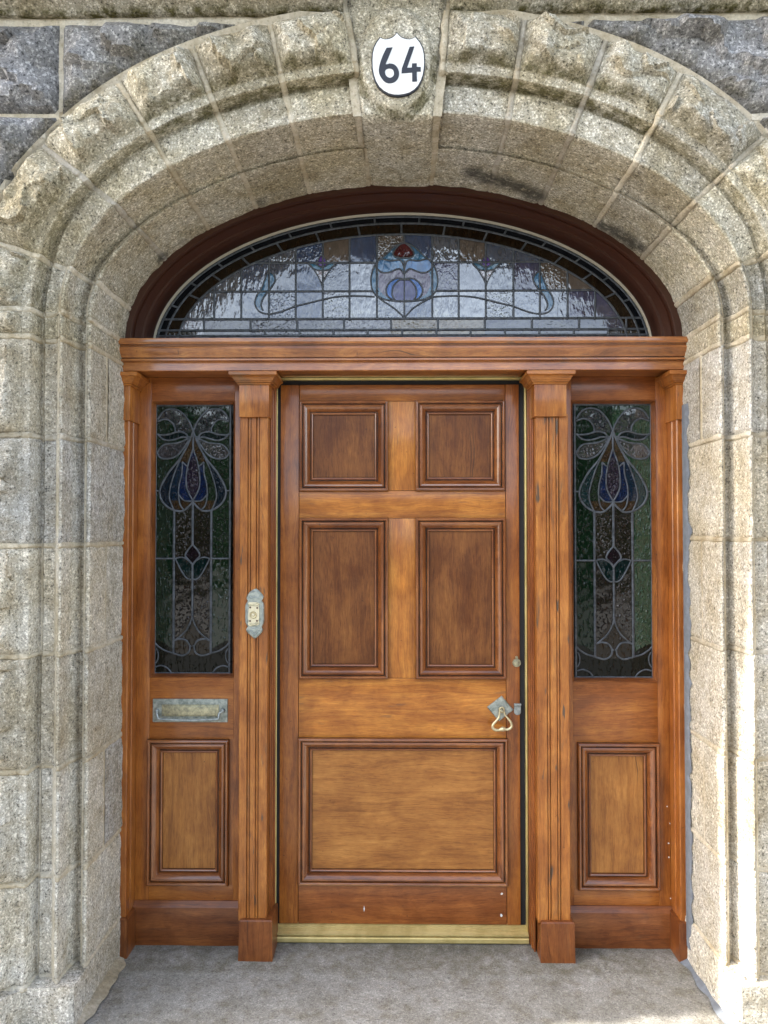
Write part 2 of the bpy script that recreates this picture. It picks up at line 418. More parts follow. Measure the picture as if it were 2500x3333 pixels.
def profile(k, T):
    """section of the moulded stone; k = 0 on the jambs, 1 at the crown: list of (n outwards, Y, kind, b)"""
    L = lambda a, b: a + (b - a) * k
    c = L(0.052, 0.014); yb = L(-0.395, -0.37); yf = L(-0.485, -0.555); band = L(0.125, 0.108)
    q = c / 0.052
    P = [(0.0, Y_FR + 0.02, 0, 0)]
    for y in [Y_FR + (-0.256 - Y_FR) * i / 6 for i in range(1, 7)] + [-0.267, -0.30, -0.33] + [-0.36 * (1 - k) - 0.35 * k]: P.append((0.0, y, 0, 0))
    P += [(0.0, yb + 0.004, 0, 0), (0.001, yb - 0.005 * q, 0, 0), (0.006 * q, yb - 0.010 * q, 0, 0), (0.012 * q, yb - 0.008 * q, 0, 0), (0.015 * q, yb + 0.016 * q, 0, 0), (0.026 * q, yb + 0.032 * q, 0, 0), (0.040 * q, yb + 0.028 * q, 0, 0), (0.047 * q, yb + 0.002, 0, 0), (c, yb - 0.022, 0, 0)]
    for i in range(1, 5): P.append((c, yb - 0.022 + (yf - yb + 0.022) * i / 4, 0, 0))
    P += [(c + 0.002, yf - 0.006, 0, 0), (c + 0.007, yf - 0.008, 0, 0), (c + 0.011, yf - 0.004, 0, 0)]
    w = band - c - 0.011; hol = 0.023 * (1 - sm(0.0, 0.3, k)) + 0.006
    for f, h in ((0.12, 0.45), (0.3, 0.85), (0.5, 1.0), (0.7, 0.95), (0.9, 0.8)): P.append((c + 0.011 + w * f, yf - 0.004 + hol * h, 0, 0))
    yg = yf - 0.012
    P += [(band + 0.001, yf + hol, 1, 0), (band + 0.008, yf + hol, 1, 0), (band + 0.010, yg - 0.022, 1, 0), (band + 0.014, yg - 0.029, 0, 0), (band + 0.030, yg - 0.030, 0, 0), (band + 0.040, yg - 0.028, 0, 0.01)]
    n0 = band + 0.040; NB = 32
    for i in range(1, NB + 1):
        b = i / NB
        P.append((n0 + (T - n0) * b, yg - 0.030, 2, b))
    return P

def lin_to_mesh(name, grid, moss, soot, mat, parent, label=None):
    """grid[i][j] of Vectors -> one mesh"""
    nI, nJ = len(grid), len(grid[0])
    vs = [p for row in grid for p in row]
    fs = [(i*nJ+j, i*nJ+j+1, (i+1)*nJ+j+1, (i+1)*nJ+j) for i in range(nI-1) for j in range(nJ-1)]
    me = bpy.data.meshes.new(name); me.from_pydata([tuple(v) for v in vs], [], fs)
    for nm, a in (('moss', moss), ('soot', soot)):
        at_ = me.attributes.new(nm, 'FLOAT', 'POINT'); at_.data.foreach_set('value', [x for row in a for x in row])
    me.materials.append(M[mat]); me.shade_smooth(); me.set_sharp_from_angle(angle=R(34)); me.update()
    o = bpy.data.objects.new(name, me)
    return link(o, parent, label)

def ring_stone(name, path, t0, t1, mat, parent, seed, sel=None, rock=0.05, top_moss=0.0, gap=0.0056, plinth=False):
    """one stone of the moulded surround between path parameters t0 and t1"""
    (p0, d0, T0, k0), (p1, d1, T1, k1) = path(t0), path(t1)
    length = max((p1 - p0).length, (p1 + d1 * T1 - p0 - d0 * T0).length)
    NT = max(8, int(length / 0.0085))
    jn, jy = (random.random() - 0.5) * 0.005, (random.random() - 0.5) * 0.009
    grid, moss, soot = [], [], []
    for i in range(-1, NT + 2):
        a = min(1, max(0, i / NT)); cap = i < 0 or i > NT
        t = t0 + (t1 - t0) * a
        P, d, T, k = path(t)
        Pa, da, _, _ = path(t0 + (t1 - t0) * 0.5)
        prof = profile(k, T)
        if sel: prof = [q for q in prof if sel(q)]
        row, rm, rs = [], [], []
        for j, (n, Y, kind, b) in enumerate(prof):
            # keep a joint open to each side, a few millimetres along the path
            al = (path(t1)[0] + path(t1)[1] * n - path(t0)[0] - path(t0)[1] * n)
            L = al.length; al = al / L
            shift = al * (gap * (1 - 2 * a))
            q = P + d * n + shift
            x, z = q.x, q.y
            nz = MN.noise(Vector((x * 38, Y * 38, z * 38 + seed))) * 0.0018 + MN.noise(Vector((x * 110, Y * 110, z * 110 + seed))) * 0.0011
            dn = -nz + (jn if sel is None or True else 0)
            e = min(a, 1 - a) * L
            rnd = 0.0055 * (1 - sm(0, 0.012, e))
            y = Y + jy * sm(-0.2, -0.4, Y) if Y < -0.2 else Y
            if kind != 2 and b == 0: dn += rnd
            y += rnd
            if Y > Y_FR - 0.02: dn += 0.007 * MN.noise(Vector((x * 22, 3, z * 22)))
            m = 0.0
            if kind == 1: m = 0.85
            if kind == 2:
                pe = (0.25 * sm(0, 0.012, e) + 0.75 * sm(0.0, 0.05, e)) * sm(0, 0.22, b) * (1 - 0.35 * sm(0.35, 1.0, b)) * (1 - 0.75 * sm(0.86, 1.0, b))
                y -= pe * rock * (0.75 + 0.5 * MN.noise(Vector((x * 5, z * 5, seed))))
                y -= rockface(x, z, seed, 0.054) * (0.4 * sm(0, 0.010, e) + 0.6 * sm(0, 0.04, e)) * sm(0, 0.15, b) * (1 - 0.8 * sm(0.92, 1, b))
                m = 0.8 * (1 - sm(0.05, 0.32, b))
                dn += 0.007 * MN.noise(Vector((x * 16, z * 16, seed + 4))) * sm(0.02, 0.1, b) * sm(0.0, 0.03, e)
            if cap: dn += 0.012 if kind != 2 else 0.0; y += 0.014
            v = q + d * dn
            w = Vector((v.x, y, v.y)); row.append(w)
            rm.append(m * top_moss)
            s = 0.0
            for c, r_ in SOOT: s = max(s, 1 - sm(r_ * 0.4, r_ * 1.25, (w - c).length))
            rs.append(s)
        grid.append(row); moss.append(rm); soot.append(rs)
    return lin_to_mesh(name, grid, moss, soot, mat, parent)

def mortar_strip(path, t0, t1, parent, NT, extra=0.014):
    grid = []
    for i in range(NT + 1):
        t = t0 + (t1 - t0) * i / NT
        P, d, T, k = path(t)
        prof = profile(k, T); NF_ = sum(1 for r_ in prof if r_[2] != 2)
        prof = prof[:NF_] + prof[NF_::6] + [(T + extra, prof[-1][1] - 0.006, 0, 0), (T + extra + 0.004, prof[-1][1] + 0.05, 0, 0)]
        grid.append([Vector(((P + d * (n + 0.010)).x, Y + 0.010, (P + d * (n + 0.010)).y)) for n, Y, kind, b in prof])
    Z = [[0.0] * len(grid[0])] * (NT + 1)
    base = lin_to_mesh('mortar_bed', grid, Z, Z, 'mortar', parent)
    for jt_ in range(int(t0), int(t1) + 1):
        g2, so = [], []
        seedj = random.uniform(0, 99)
        for q, dep in ((-1.0, 0.010), (-0.72, 0.0016), (-0.35, -0.0012), (0.35, -0.0012), (0.72, 0.0016), (1.0, 0.010)):
            row = []
            P, d, T, k = path(min(max(jt_, t0), t1)); Pn, dn_, _, _ = path(min(max(jt_ + 0.01, t0), t1)); Pm, dm_, _, _ = path(min(max(jt_ - 0.01, t0), t1))
            prof = profile(k, T); NF_ = sum(1 for r_ in prof if r_[2] != 2)
            for n, Y, kind, b in prof[:NF_] + prof[NF_::3]:
                al = (Pn + dn_ * n) - (Pm + dm_ * n); al = al / max(al.length, 1e-9)
                wob = 0.0035 * MN.noise(Vector((n * 22, Y * 22, seedj)))
                wid = 0.0112 * (1 + 0.45 * MN.noise(Vector((n * 30, Y * 30, seedj + 7))))
                dz = dep + 0.0022 * MN.noise(Vector((n * 40 + q, Y * 40, seedj + 3)))
                c = P + d * (n + dz) + al * (q * wid + wob)
                row.append(Vector((c.x, Y + dz - (0.004 if kind == 2 else 0), c.y)))
            g2.append(row); so.append([max([0.0] + [1 - sm(r_ * 0.4, r_ * 1.2, (w - c_).length) for c_, r_ in SOOT]) for w in row])
        lin_to_mesh('mortar_joint', g2, [[0.12] * len(g2[0])] * 6, so, 'mortar', parent)

def ell(p, a, b): return Vector((CX + a * math.cos(p), CZ + b * math.sin(p)))
def ang(q, a, b): return math.atan2((q.z - CZ) / b, (q.x - CX) / a)
IN_PX = [(426, 1006), (524, 840), (663, 735), (821, 663), (1002, 618), (1198, 590), (1404, 599), (1597, 616), (1770, 652), (1947, 728), (2101, 836), (2196, 993)]
OUT_PX = [(0, 780), (143, 475), (377, 264), (625, 160), (868, 60), (1123, 23), (1457, 15), (1702, 83), (1966, 143), (2222, 234), (2497, 437), (2500, 810)]
JI = [math.pi + 0.0] + [ang(at(u, v, -0.11), A_IN, B_IN) for u, v in IN_PX] + [0.0]
JO = [math.pi + 0.0] + [ang(at(u, v, -0.58), A_OUT, B_OUT) for u, v in OUT_PX] + [0.0]
JO[1] = ang(Vector((-1.235, 0, 2.40)), A_OUT, B_OUT); JO[12] = ang(Vector((1.295, 0, 2.40)), A_OUT, B_OUT)

def arch_path(t):
    i = min(int(t), 12); f = t - i
    pi = JI[i] + (JI[i+1] - JI[i]) * f; po = JO[i] + (JO[i+1] - JO[i]) * f
    P, Q = ell(pi, A_IN, B_IN), ell(po, A_OUT, B_OUT)
    d = Q - P; T = d.length
    s = math.sin(pi)
    return P, d / T, T, sm(0.05, 0.85, s)

arch = thing('stone_arch', 'round granite arch of rock-faced wedge stones over the brown door', 'arch')
for i in range(13):
    if i == 6: continue
    ring_stone('voussoir', arch_path, i, i + 1, 'arch', arch, i * 1.7, rock=0.042, top_moss=0.55 + 0.45 * (2 < i < 10))
mortar_strip(arch_path, 0, 6, arch, 150)
mortar_strip(arch_path, 7, 13, arch, 150)

# keystone: plain dressed face with an oval boss, its soffit running back to the door frame
def keystone():
    pl0, pr0 = at(1200, 595, -0.11), at(1402, 599, -0.11)
    fl, fr = at(1176, 380, -0.575), at(1410, 380, -0.575)
    tl, tr = at(1127, 0, -0.60), at(1456, 0, -0.60)
    tl = fl + (tl - fl) * 1.10; tr = fr + (tr - fr) * 1.10
    rows = []
    NS, NF, NX = 26, 74, 44
    oc = at(1289, 190, -0.60); orx, orz = 0.105, 0.150
    grid, mo, so = [], [], []
    def ripple(p, s=0): return MN.noise(p * 45) * 0.0016 + MN.noise(p * 110) * 0.0011
    for i in range(NS):
        f = i / (NS - 1); y = -0.085 + (-0.560 + 0.085) * f
        g = (y + 0.11) / (-0.575 + 0.11)
        a = pl0 + (fl - pl0) * g; b = pr0 + (fr - pr0) * g
        row = []
        for j in range(NX):
            h = j / (NX - 1); p = a + (b - a) * h
            z = p.z - 0.004 - 0.004 * (1 - (2*h - 1)**2)
            e = min(h, 1 - h); z += 0.006 * (1 - sm(0, 0.06, e))
            q = Vector((p.x, y, z)); q.z += ripple(q)
            row.append(q)
        grid.append(row); mo.append([0.14] * NX); so.append([0.0] * NX)
    for i in range(NF):
        f = i / (NF - 1); a = fl + (tl - fl) * f; b = fr + (tr - fr) * f
        row, rm = [], []
        for j in range(NX):
            h = j / (NX - 1); p = a + (b - a) * h
            y = -0.578 - 0.012 * f
            rr = math.hypot((p.x - oc.x) / orx, (p.z - oc.z) / orz)
            y -= 0.022 * (1 - sm(0.93, 1.12, rr))
            e = min(h, 1 - h); y += 0.010 * (1 - sm(0, 0.05, e)); 
            if i == 0: y += 0.006
            q = Vector((p.x, y, p.z)); q.y -= ripple(q)
            row.append(q); rm.append(0.75 * (1 if 1.0 < rr < 1.2 and p.z < oc.z + 0.02 else 0))
        grid.append(row); mo.append(rm); so.append([0.0] * NX)
    o = lin_to_mesh('keystone', grid, mo, so, 'arch', arch, 'plain dressed keystone with an oval boss')
    # closing sides so that the stone has depth
    for s, (a, b) in enumerate(((fl, tl), (fr, tr))):
        bm = new_bm(); A, B = [], []
        for i in range(20):
            p = a + (b - a) * i / 19
            A.append(bm.verts.new((p.x, -0.572, p.z))); B.append(bm.verts.new((p.x, -0.30, p.z)))
        quad_strip(bm, A, B)
        obj('keystone_side', bm, 'arch', o, smooth=0)
    # pointed joints each side
    for a0, f0, t0, sg in ((pl0, fl, tl, -1), (pr0, fr, tr, 1)):
        g2 = []
        for i in range(60):
            f = i / 59
            if f < 0.35:
                q = f / 0.35; p = a0 + (f0 - a0) * q; y = -0.105 + (-0.568 + 0.105) * q; pts = [Vector((p.x + sg * w, y, p.z + 0.004 - 0.002 * (w == 0.006))) for w in (-0.002, 0.006, 0.014, 0.020)]
            else:
                q = (f - 0.35) / 0.65; p = f0 + (t0 - f0) * q; pts = [Vector((p.x + sg * w, -0.571 - 0.012 * q - 0.002 * (w == 0.006), p.z)) for w in (-0.002, 0.006, 0.014, 0.024)]
            for w in pts:
                w.y -= 0.002 * MN.noise(w * 40); w.x += 0.002 * MN.noise(w * 25)
            g2.append(pts)
        lin_to_mesh('mortar_joint', g2, [[0.15] * 4] * 60, [[0.0] * 4] * 60, 'mortar', arch)
    return oc
OVAL = keystone()

ZL = [0.0, 0.135, 0.447, 0.785, 1.131, 1.469, 1.807, 2.112, CZ]
ZR = [0.0, 0.155, 0.476, 0.815, 1.141, 1.487, 1.812, 2.110, CZ]
def jamb_path(side, Zs):
    def f(t):
        i = min(int(t), len(Zs) - 2); z = Zs[i] + (Zs[i+1] - Zs[i]) * (t - i)
        return Vector((XL if side < 0 else XR, z)), Vector((side, 0)), 0.302, 0.0
    return f
def plinth_profile(prof):
    out = []
    for n, Y, kind, b in prof: out.append((n, Y, kind, b))
    return out
jambs = []
for side, Zs, lab in ((-1, ZL, 'moulded grey granite jamb on the letter plate side of the door'), (1, ZR, 'moulded pale granite jamb on the sunlit side, edged with blue grey sealant')):
    jt = thing('stone_jamb', lab, 'door jamb', group='stone jambs flanking the doorway'); jambs.append(jt)
    path = jamb_path(side, Zs)
    for i in range(1, 8):
        if i in (2, 4, 6):
            ring_stone('jamb_stone', path, i, i + 1, 'jamb', jt, side * 3 + i, sel=lambda q: q[1] > -0.262 and q[0] == 0, top_moss=0.0)
            ring_stone('jamb_stone', path, i, i + 1, 'jamb', jt, side * 3 + i + .5, sel=lambda q: not (q[1] > -0.262 and q[0] == 0), rock=0.045, top_moss=0.15)
        else:
            ring_stone('jamb_stone', path, i, i + 1, 'arch' if i == 7 else 'jamb', jt, side * 5 + i, rock=0.045, top_moss=0.15)
    mortar_strip(path, 0, 8, jt, 150)
    for i in (2, 4, 6):
        g2 = []
        for z_ in range(25):
            z = Zs[i] + 0.004 + (Zs[i+1] - Zs[i] - 0.008) * z_ / 24; w_ = 0.002 * MN.noise(Vector((z * 20, i, side)))
            g2.append([Vector(((XL if side < 0 else XR) + side * dn, -0.2615 + w_ + dy, z)) for dn, dy in ((0.010, 0.012), (0.0006, 0.0070), (-0.0012, 0.0), (0.0006, -0.0070), (0.010, -0.012))])
        lin_to_mesh('mortar_joint', g2, [[0.1] * 5] * 25, [[0.0] * 5] * 25, 'mortar', jt)
    # square plinth stone under the mouldings
    bm = new_bm(); X0 = XL if side < 0 else XR
    g, zt = [], Zs[1]
    sec = [(-0.004, Y_FR + 0.02)] + [(-0.004, Y_FR - 0.4 * i / 16) for i in range(17)] + [(0.002, -0.512)] + [(0.006 + 0.14 * i / 8, -0.515) for i in range(9)] + [(0.15, -0.53), (0.17, -0.56)] + [(0.18 + 0.14 * i / 6, -0.575) for i in range(7)]
    for zi in range(15):
        z = zt * zi / 13 if zi <= 13 else zt + 0.004
        row = []
        for n, y in sec:
            nn = n; yy = y
            if zi == 14: nn = n + 0.012; yy = y + 0.012
            w = Vector((X0 + side * nn, yy, z)); r = MN.noise(w * 40) * 0.0022 + MN.noise(w * 12) * 0.003
            if n > 0.17: r += rockface(w.x, w.z, side, 0.03)
            if y <= -0.5: w.y -= r
            else: w.x -= side * r
            row.append(w)
        g.append(row)
    for row in g[-1:]:
        for q_, (n, y) in zip(row, sec): q_.z = zt - 0.001
    g.append([Vector((X0 + side * (0.16 if n < 0.16 else n + 0.002), min(max(y, -0.45), -0.09) if n < 0.16 else y + 0.08, zt + 0.006)) for n, y in sec])
    lin_to_mesh('plinth_stone', g, [[0.0] * len(sec)] * 16, [[0.0] * len(sec)] * 16, 'jamb', jt)
# ragged sealant between the timber and the stone of the far jamb
def seam(pts, w0, parent, side):
    g = []
    for i, (x, y, z) in enumerate(pts):
        w = w0 * (1 + 0.7 * MN.noise(Vector((x * 3, 2, z * 9))) + 0.5 * MN.noise(Vector((1, x * 9, z * 40))))
        bulge = 0.006
        g.append([Vector((x - side * 0.004 * (0 if k else 1) + side * 0.001, y - w * k, z)) - Vector((side * bulge * math.sin(math.pi * k), 0, 0)) for k in (0, .25, .5, .75, 1.0)])
    return lin_to_mesh('sealant_strip', g, [[0.0] * 5] * len(g), [[0.0] * 5] * len(g), 'sealant', parent, 'ragged blue grey sealant strip')
seam([(XR - 0.003, -0.108, 0.06 + 1.9 * i / 160) for i in range(161)], 0.046, jambs[1], 1)
gs = []
for i in range(60):
    y = -0.11 - 0.42 * i / 59; r = 0.013 * (1 + 0.9 * MN.noise(Vector((y * 14, 3, 1))))
    gs.append([Vector((XR + 0.004, y, 0.004 + r * 1.1)), Vector((XR - r * 0.4, y, 0.004 + r * 0.5)), Vector((XR - r * 1.6, y, 0.003))])
lin_to_mesh('sealant_strip', gs, [[0.0] * 3] * 60, [[0.0] * 3] * 60, 'sealant', jambs[1])
gs = []
for i in range(60):
    y = -0.11 - 0.42 * i / 59; r = 0.018 * (1 + 0.8 * MN.noise(Vector((y * 14, 7, 1))))
    gs.append([Vector((XL - 0.004, y, 0.004 + r * 1.1)), Vector((XL + r * 0.4, y, 0.004 + r * 0.5)), Vector((XL + r * 2.0, y, 0.003))])
lin_to_mesh('mortar_fillet', gs, [[0.3] * 3] * 60, [[0.2] * 3] * 60, 'mortar', jambs[0])

# rubble-faced wall around the arch
wall = thing('stone_wall', 'blue grey rock-faced granite wall behind and around the arch', 'wall')
YW = -0.575
def in_ring(x, z, m):
    """>0 outside the surround (plus margin m), in metres roughly"""
    if z < CZ: return abs(x - CX) - (A_IN + 0.302 + m)
    a, b = A_OUT + m, B_OUT + m
    r = math.hypot((x - CX) / a, (z - CZ) / b)
    return (r - 1) * (a if abs(x - CX) > abs(z - CZ) else b)
def wall_stone(x0, x1, z0, z1, seed, fine=0.014, mat='wall', rock=0.035):
    nx, nz = max(6, int((x1 - x0) / fine)), max(6, int((z1 - z0) / fine))
    nx, nz = min(nx, 110), min(nz, 60)
    vs, idx, fs, mo = [], {}, [], []
    for j in range(-1, nz + 2):
        for i in range(-1, nx + 2):
            a, b = min(1, max(0, i / nx)), min(1, max(0, j / nz))
            x, z = x0 + (x1 - x0) * a, z0 + (z1 - z0) * b
            x += 0.006 * MN.noise(Vector((x * 12, z * 12, 4))) ; z += 0.006 * MN.noise(Vector((x * 12, z * 12, 9)))
            e = min((x1 - x0) * min(a, 1 - a), (z1 - z0) * min(b, 1 - b)); r = in_ring(x, z, 0.022)
            e = min(e, max(0, r))
            y = YW + 0.006 * (1 - sm(0, 0.012, e))
            y -= (rock * (0.7 + 0.5 * MN.noise(Vector((x * 4, z * 4, seed)))) + rockface(x, z, seed, 0.062)) * (0.35 * sm(0, 0.012, e) + 0.65 * sm(0, 0.055, e))
            y -= MN.noise(Vector((x * 45, z * 45, seed))) * 0.0018
            if r < 0: y += min(0.14, -r * 3)
            if i < 0 or j < 0 or i > nx or j > nz: y = YW + 0.03
            idx[i, j] = len(vs); vs.append((x, y, z)); mo.append(0.35 * (1 - sm(0, 0.12, r)))
    for j in range(-1, nz + 1):
        for i in range(-1, nx + 1):
            q = [idx[i, j], idx[i+1, j], idx[i+1, j+1], idx[i, j+1]]
            if all(in_ring(vs[k][0], vs[k][2], 0) < -0.06 for k in q): continue
            fs.append(q)
    if not fs: return
    me = bpy.data.meshes.new('wall_stone'); me.from_pydata(vs, [], fs)
    for nm, vals in (('moss', mo), ('soot', [0.0] * len(vs))):
        t = me.attributes.new(nm, 'FLOAT', 'POINT'); t.data.foreach_set('value', vals)
    me.materials.append(M[mat]); me.shade_smooth(); me.set_sharp_from_angle(angle=R(30))
    link(bpy.data.objects.new('wall_stone', me), wall)
G = 0.0052
xj = ax(196, -0.58, 200); x2 = ax(768, -0.58, 70); x3 = ax(872, -0.58, 70); x4 = ax(1735, -0.58, 60); x5 = ax(1812, -0.58, 60); x6 = ax(1908, -0.58, 60)
ZT = 3.048; z1 = az(372, -0.58, 100); z2 = az(655, -0.58, 60)
courses = [(ZT, z1, [-2.6, -1.75, xj, x2, x3, 0.0]), (z1, z2, [-2.6, -2.1, -1.22, 0.0]), (z2, 2.10, [-2.6, -1.66, 0.0])]
for zt, zb, xs in courses:
    for a, b in zip(xs, xs[1:]): wall_stone(a + G, b - G, zb + G, zt - G, random.uniform(0, 90))
zr = az(372, -0.58, 2480)
for zt, zb, xs in ((ZT, zr, [0.0, x4, x5, x6, 1.75, 2.7]), (zr, z2, [0.0, 1.5, 2.2, 2.7]), (z2, 2.10, [0.0, 1.86, 2.7])):
    for a, b in zip(xs, xs[1:]): wall_stone(a + G, b - G, zb + G, zt - G, random.uniform(0, 90))
zs = [2.10, 1.72, 1.38, 1.02, 0.68, 0.33, -0.16]
for i, (zt, zb) in enumerate(zip(zs, zs[1:])):
    for a, b in ((-2.6, -2.0 + 0.3 * (i % 2)), (-2.0 + 0.3 * (i % 2), -1.29), (1.35, 2.0 + 0.25 * (i % 2)), (2.0 + 0.25 * (i % 2), 2.7)):
        wall_stone(a + G, b - G, zb + G, zt - G, random.uniform(0, 90), 0.03)
for zt, zb in ((3.52, 3.20), (3.84, 3.52), (4.15, 3.84)):
    for a, b in ((-2.6, -1.5), (-1.5, -0.6), (-0.6, 0.5), (0.5, 1.4), (1.4, 2.7)): wall_stone(a + G, b - G, zb + G, zt - G, random.uniform(0, 90), 0.04)
# bedding mortar: one sheet with the opening left out
bm = new_bm(); NXW, NZW = 130, 110; vv = {}
for i in range(NXW + 1):
    for j in range(NZW + 1):
        x, z = -2.6 + 5.3 * i / NXW, -0.16 + 4.31 * j / NZW
        y = YW + 0.004 + 0.003 * MN.noise(Vector((x * 20, z * 20, 3)))
        if in_ring(x, z, 0.0) < 0: y = -0.50
        vv[i, j] = bm.verts.new((x, y, z))
for i in range(NXW):
    for j in range(NZW):
        q = [vv[i, j], vv[i+1, j], vv[i+1, j+1], vv[i, j+1]]
        if all(in_ring(v.co.x, v.co.z, 0) < -0.07 for v in q): continue
        bm.faces.new(q)
bmesh.ops.delete(bm, geom=[v for v in bm.verts if not v.link_faces], context='VERTS')
obj('mortar_bed', bm, 'mortar', wall)

sc = thing('string_course', 'projecting moulded stone band across the top, mossy underneath, with an unseen tier added above for shade', 'string course')
kl, kr = ax(1122, -0.60, 10), ax(1460, -0.60, 10)
def course(x0, x1, sec, mo_, amp):
    N = int((x1 - x0) / 0.015); g, mo = [], []
    for i in range(N + 1):
        x = x0 + (x1 - x0) * i / N
        row = []
        for y, z in sec:
            w = Vector((x, y, z)); r = MN.noise(w * 30) * 0.004 * amp + MN.noise(w * 7) * 0.006 * amp
            row.append(w + Vector((0, -r, r * 0.6)))
        g.append(row); mo.append(mo_)
    lin_to_mesh('course_stone', g, mo, [[0.0] * len(sec)] * (N + 1), 'arch', sc)
for x0, x1 in ((-2.6, kl - 0.004), (kr + 0.004, 2.7)):
    course(x0, x1, [(-0.55, 3.066), (-0.585, 3.064), (-0.592, 3.066), (-0.598, 3.072), (-0.603, 3.078), (-0.612, 3.082), (-0.630, 3.088), (-0.645, 3.098), (-0.652, 3.110), (-0.654, 3.130), (-0.654, 3.158)],
           [1, 1, 1, 0.9, 0.45, 0.1, 0.0, 0.0, 0.0, 0.0, 0.0], 0.8)
course(-2.6, 2.7, [(-0.55, 3.152), (-0.70, 3.148), (-0.735, 3.152), (-0.765, 3.158), (-0.782, 3.17), (-0.782, 3.23), (-0.55, 3.26)], [0.3] * 7, 0.7)  # unseen upper tier, added to keep the sun off the arch below

# ------------------------------------------------------------------ ground, step, street side
bm = new_bm(); NX, NY = 110, 60; vv = {}
for i in range(NX + 1):
    for j in range(NY + 1):
        x = -1.32 + 2.7 * i / NX; y = 0.12 - 0.95 * j / NY
        z = 0.003 * MN.noise(Vector((x * 5, y * 5, 1))) + 0.0014 * MN.noise(Vector((x * 30, y * 30, 2))) - 0.004 * sm(-0.16, -0.30, y) * 0
        z -= 0.004 * sm(0, 1, (-0.19 - y) / 0.02)
        vv[i, j] = bm.verts.new((x, y, z))
for i in range(NX):
    for j in range(NY): bm.faces.new((vv[i, j], vv[i, j+1], vv[i+1, j+1], vv[i+1, j]))
edge = [vv[i, NY] for i in range(NX + 1)]
low = [bm.verts.new((v.co.x, v.co.y - 0.004, -0.17)) for v in edge]
quad_strip(bm, edge, low)
bmesh.ops.recalc_face_normals(bm, faces=bm.faces[:])
st = obj('doorstep', bm, 'step', None, kind='structure', label='worn grey granite doorstep running up to the brass threshold', cat='step')
for nm in ('moss', 'soot'): st.data.attributes.new(nm, 'FLOAT', 'POINT')
st.data.attributes['moss'].data.foreach_set('value', [0.30 * sm(-0.23, -0.17, v.co.y + 0.02 * MN.noise(v.co * 9)) + 0.1 for v in st.data.vertices])  # tint only: rear part of the step more olive than the front
st.data.attributes['soot'].data.foreach_set('value', [0.55 * sm(-0.10, 0.0, v.co.y + 0.05 * MN.noise(v.co * 14)) for v in st.data.vertices])  # tint only: step gets darker towards the foot of the door
bm = new_bm(); box(bm, -150, 150, -300, 3, -0.5, -0.165, bev=0)
obj('ground', bm, 'ground', None, 0, kind='structure', label='grey paved ground in front of the house', cat='ground')
bm = new_bm(); box(bm, -2.6, 2.7, 0.14, 0.2, -0.17, 4.15, bev=0)  # unseen panel added behind the doorway so that no light leaks through
obj('light_stop_panel', bm, 'dark', None, 0, kind='structure', label='unseen dark panel added behind the door to block stray light', cat='wall')

def hedge():
    bm = new_bm(); N, K = 150, 9; prev = None
    for i in range(N + 1):
        x = -45 + 90 * i / N; top = 5.3 + 0.9 * MN.noise(Vector((x * 0.22, 1, 1))) + 0.9 * MN.noise(Vector((x * 0.7, 5, 2))) 
        cur = []
        for k in range(K + 1):
            z = -0.17 + (top + 0.17) * k / K
            y = -19 + 0.9 * MN.noise(Vector((x * 0.8, z * 0.9, 3))) - 1.2 * (k / K) ** 3
            cur.append(bm.verts.new((x, y, z + 0.25 * MN.noise(Vector((x * 2, z * 2, 7))))))
        cur.append(bm.verts.new((x, -22, -0.17)))
        if prev: quad_strip(bm, prev, cur)
        prev = cur
    return bm
obj('hedge', hedge(), 'hedge', None, 0, kind='stuff', label='long dark green hedge across the street facing the door', cat='hedge')

# ------------------------------------------------------------------ timber surround
BOL = [(0.0, 0.004), (0.0, -0.010), (0.002, -0.0150), (0.005, -0.0172), (0.0085, -0.0170), (0.0110, -0.0140), (0.0118, -0.0040), (0.0145, -0.0040), (0.0152, -0.0100), (0.0185, -0.0125), (0.0235, -0.0120), (0.0290, -0.0080),
       (0.0335, -0.0020), (0.0370, 0.0050), (0.0385, 0.0120), (0.0410, 0.0120), (0.0418, 0.0075), (0.0445, 0.0055), (0.0475, 0.0070), (0.0492, 0.0110), (0.0505, 0.0180)]
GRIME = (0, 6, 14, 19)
def scaled(prof, w, d=1.0): k = w / prof[-1][0]; return [(a * k, b * d) for a, b in prof]

sur = thing('door_surround', 'varnished timber door surround with fluted pilasters and moulded lintel', 'door surround')
# lintel with cornice
zz = lambda v, Y: az(v, Y)
bm = new_bm()
sec = [(-0.150, zz(1098, -.15)), (-0.152, zz(1108, -.15)), (-0.150, zz(1117, -.15)), (-0.137, zz(1119, -.14)), (-0.136, zz(1123, -.14)), (-0.144, zz(1126, -.144)), (-0.146, zz(1132, -.145)),
       (-0.143, zz(1140, -.143)), (-0.137, zz(1148, -.137)), (-0.131, zz(1155, -.131)), (-0.128, zz(1161, -.128)), (-0.118, zz(1162, -.12)), (-0.117, zz(1164, -.12)), (-0.125, zz(1166, -.125)), (-0.126, zz(1171, -.125)), (-0.116, zz(1173, -.12)),
       (-0.1105, zz(1176, -.11)), (-0.1155, zz(1204, -.115)), (-0.112, zz(1206.5, -.113)), (0.06, zz(1206.5, -.113)), (0.06, zz(1098, -.15))]
extrude_x(bm, XL - 0.004, XR + 0.002, sec)
lint = obj('lintel', bm, 'lintel', sur, 25)

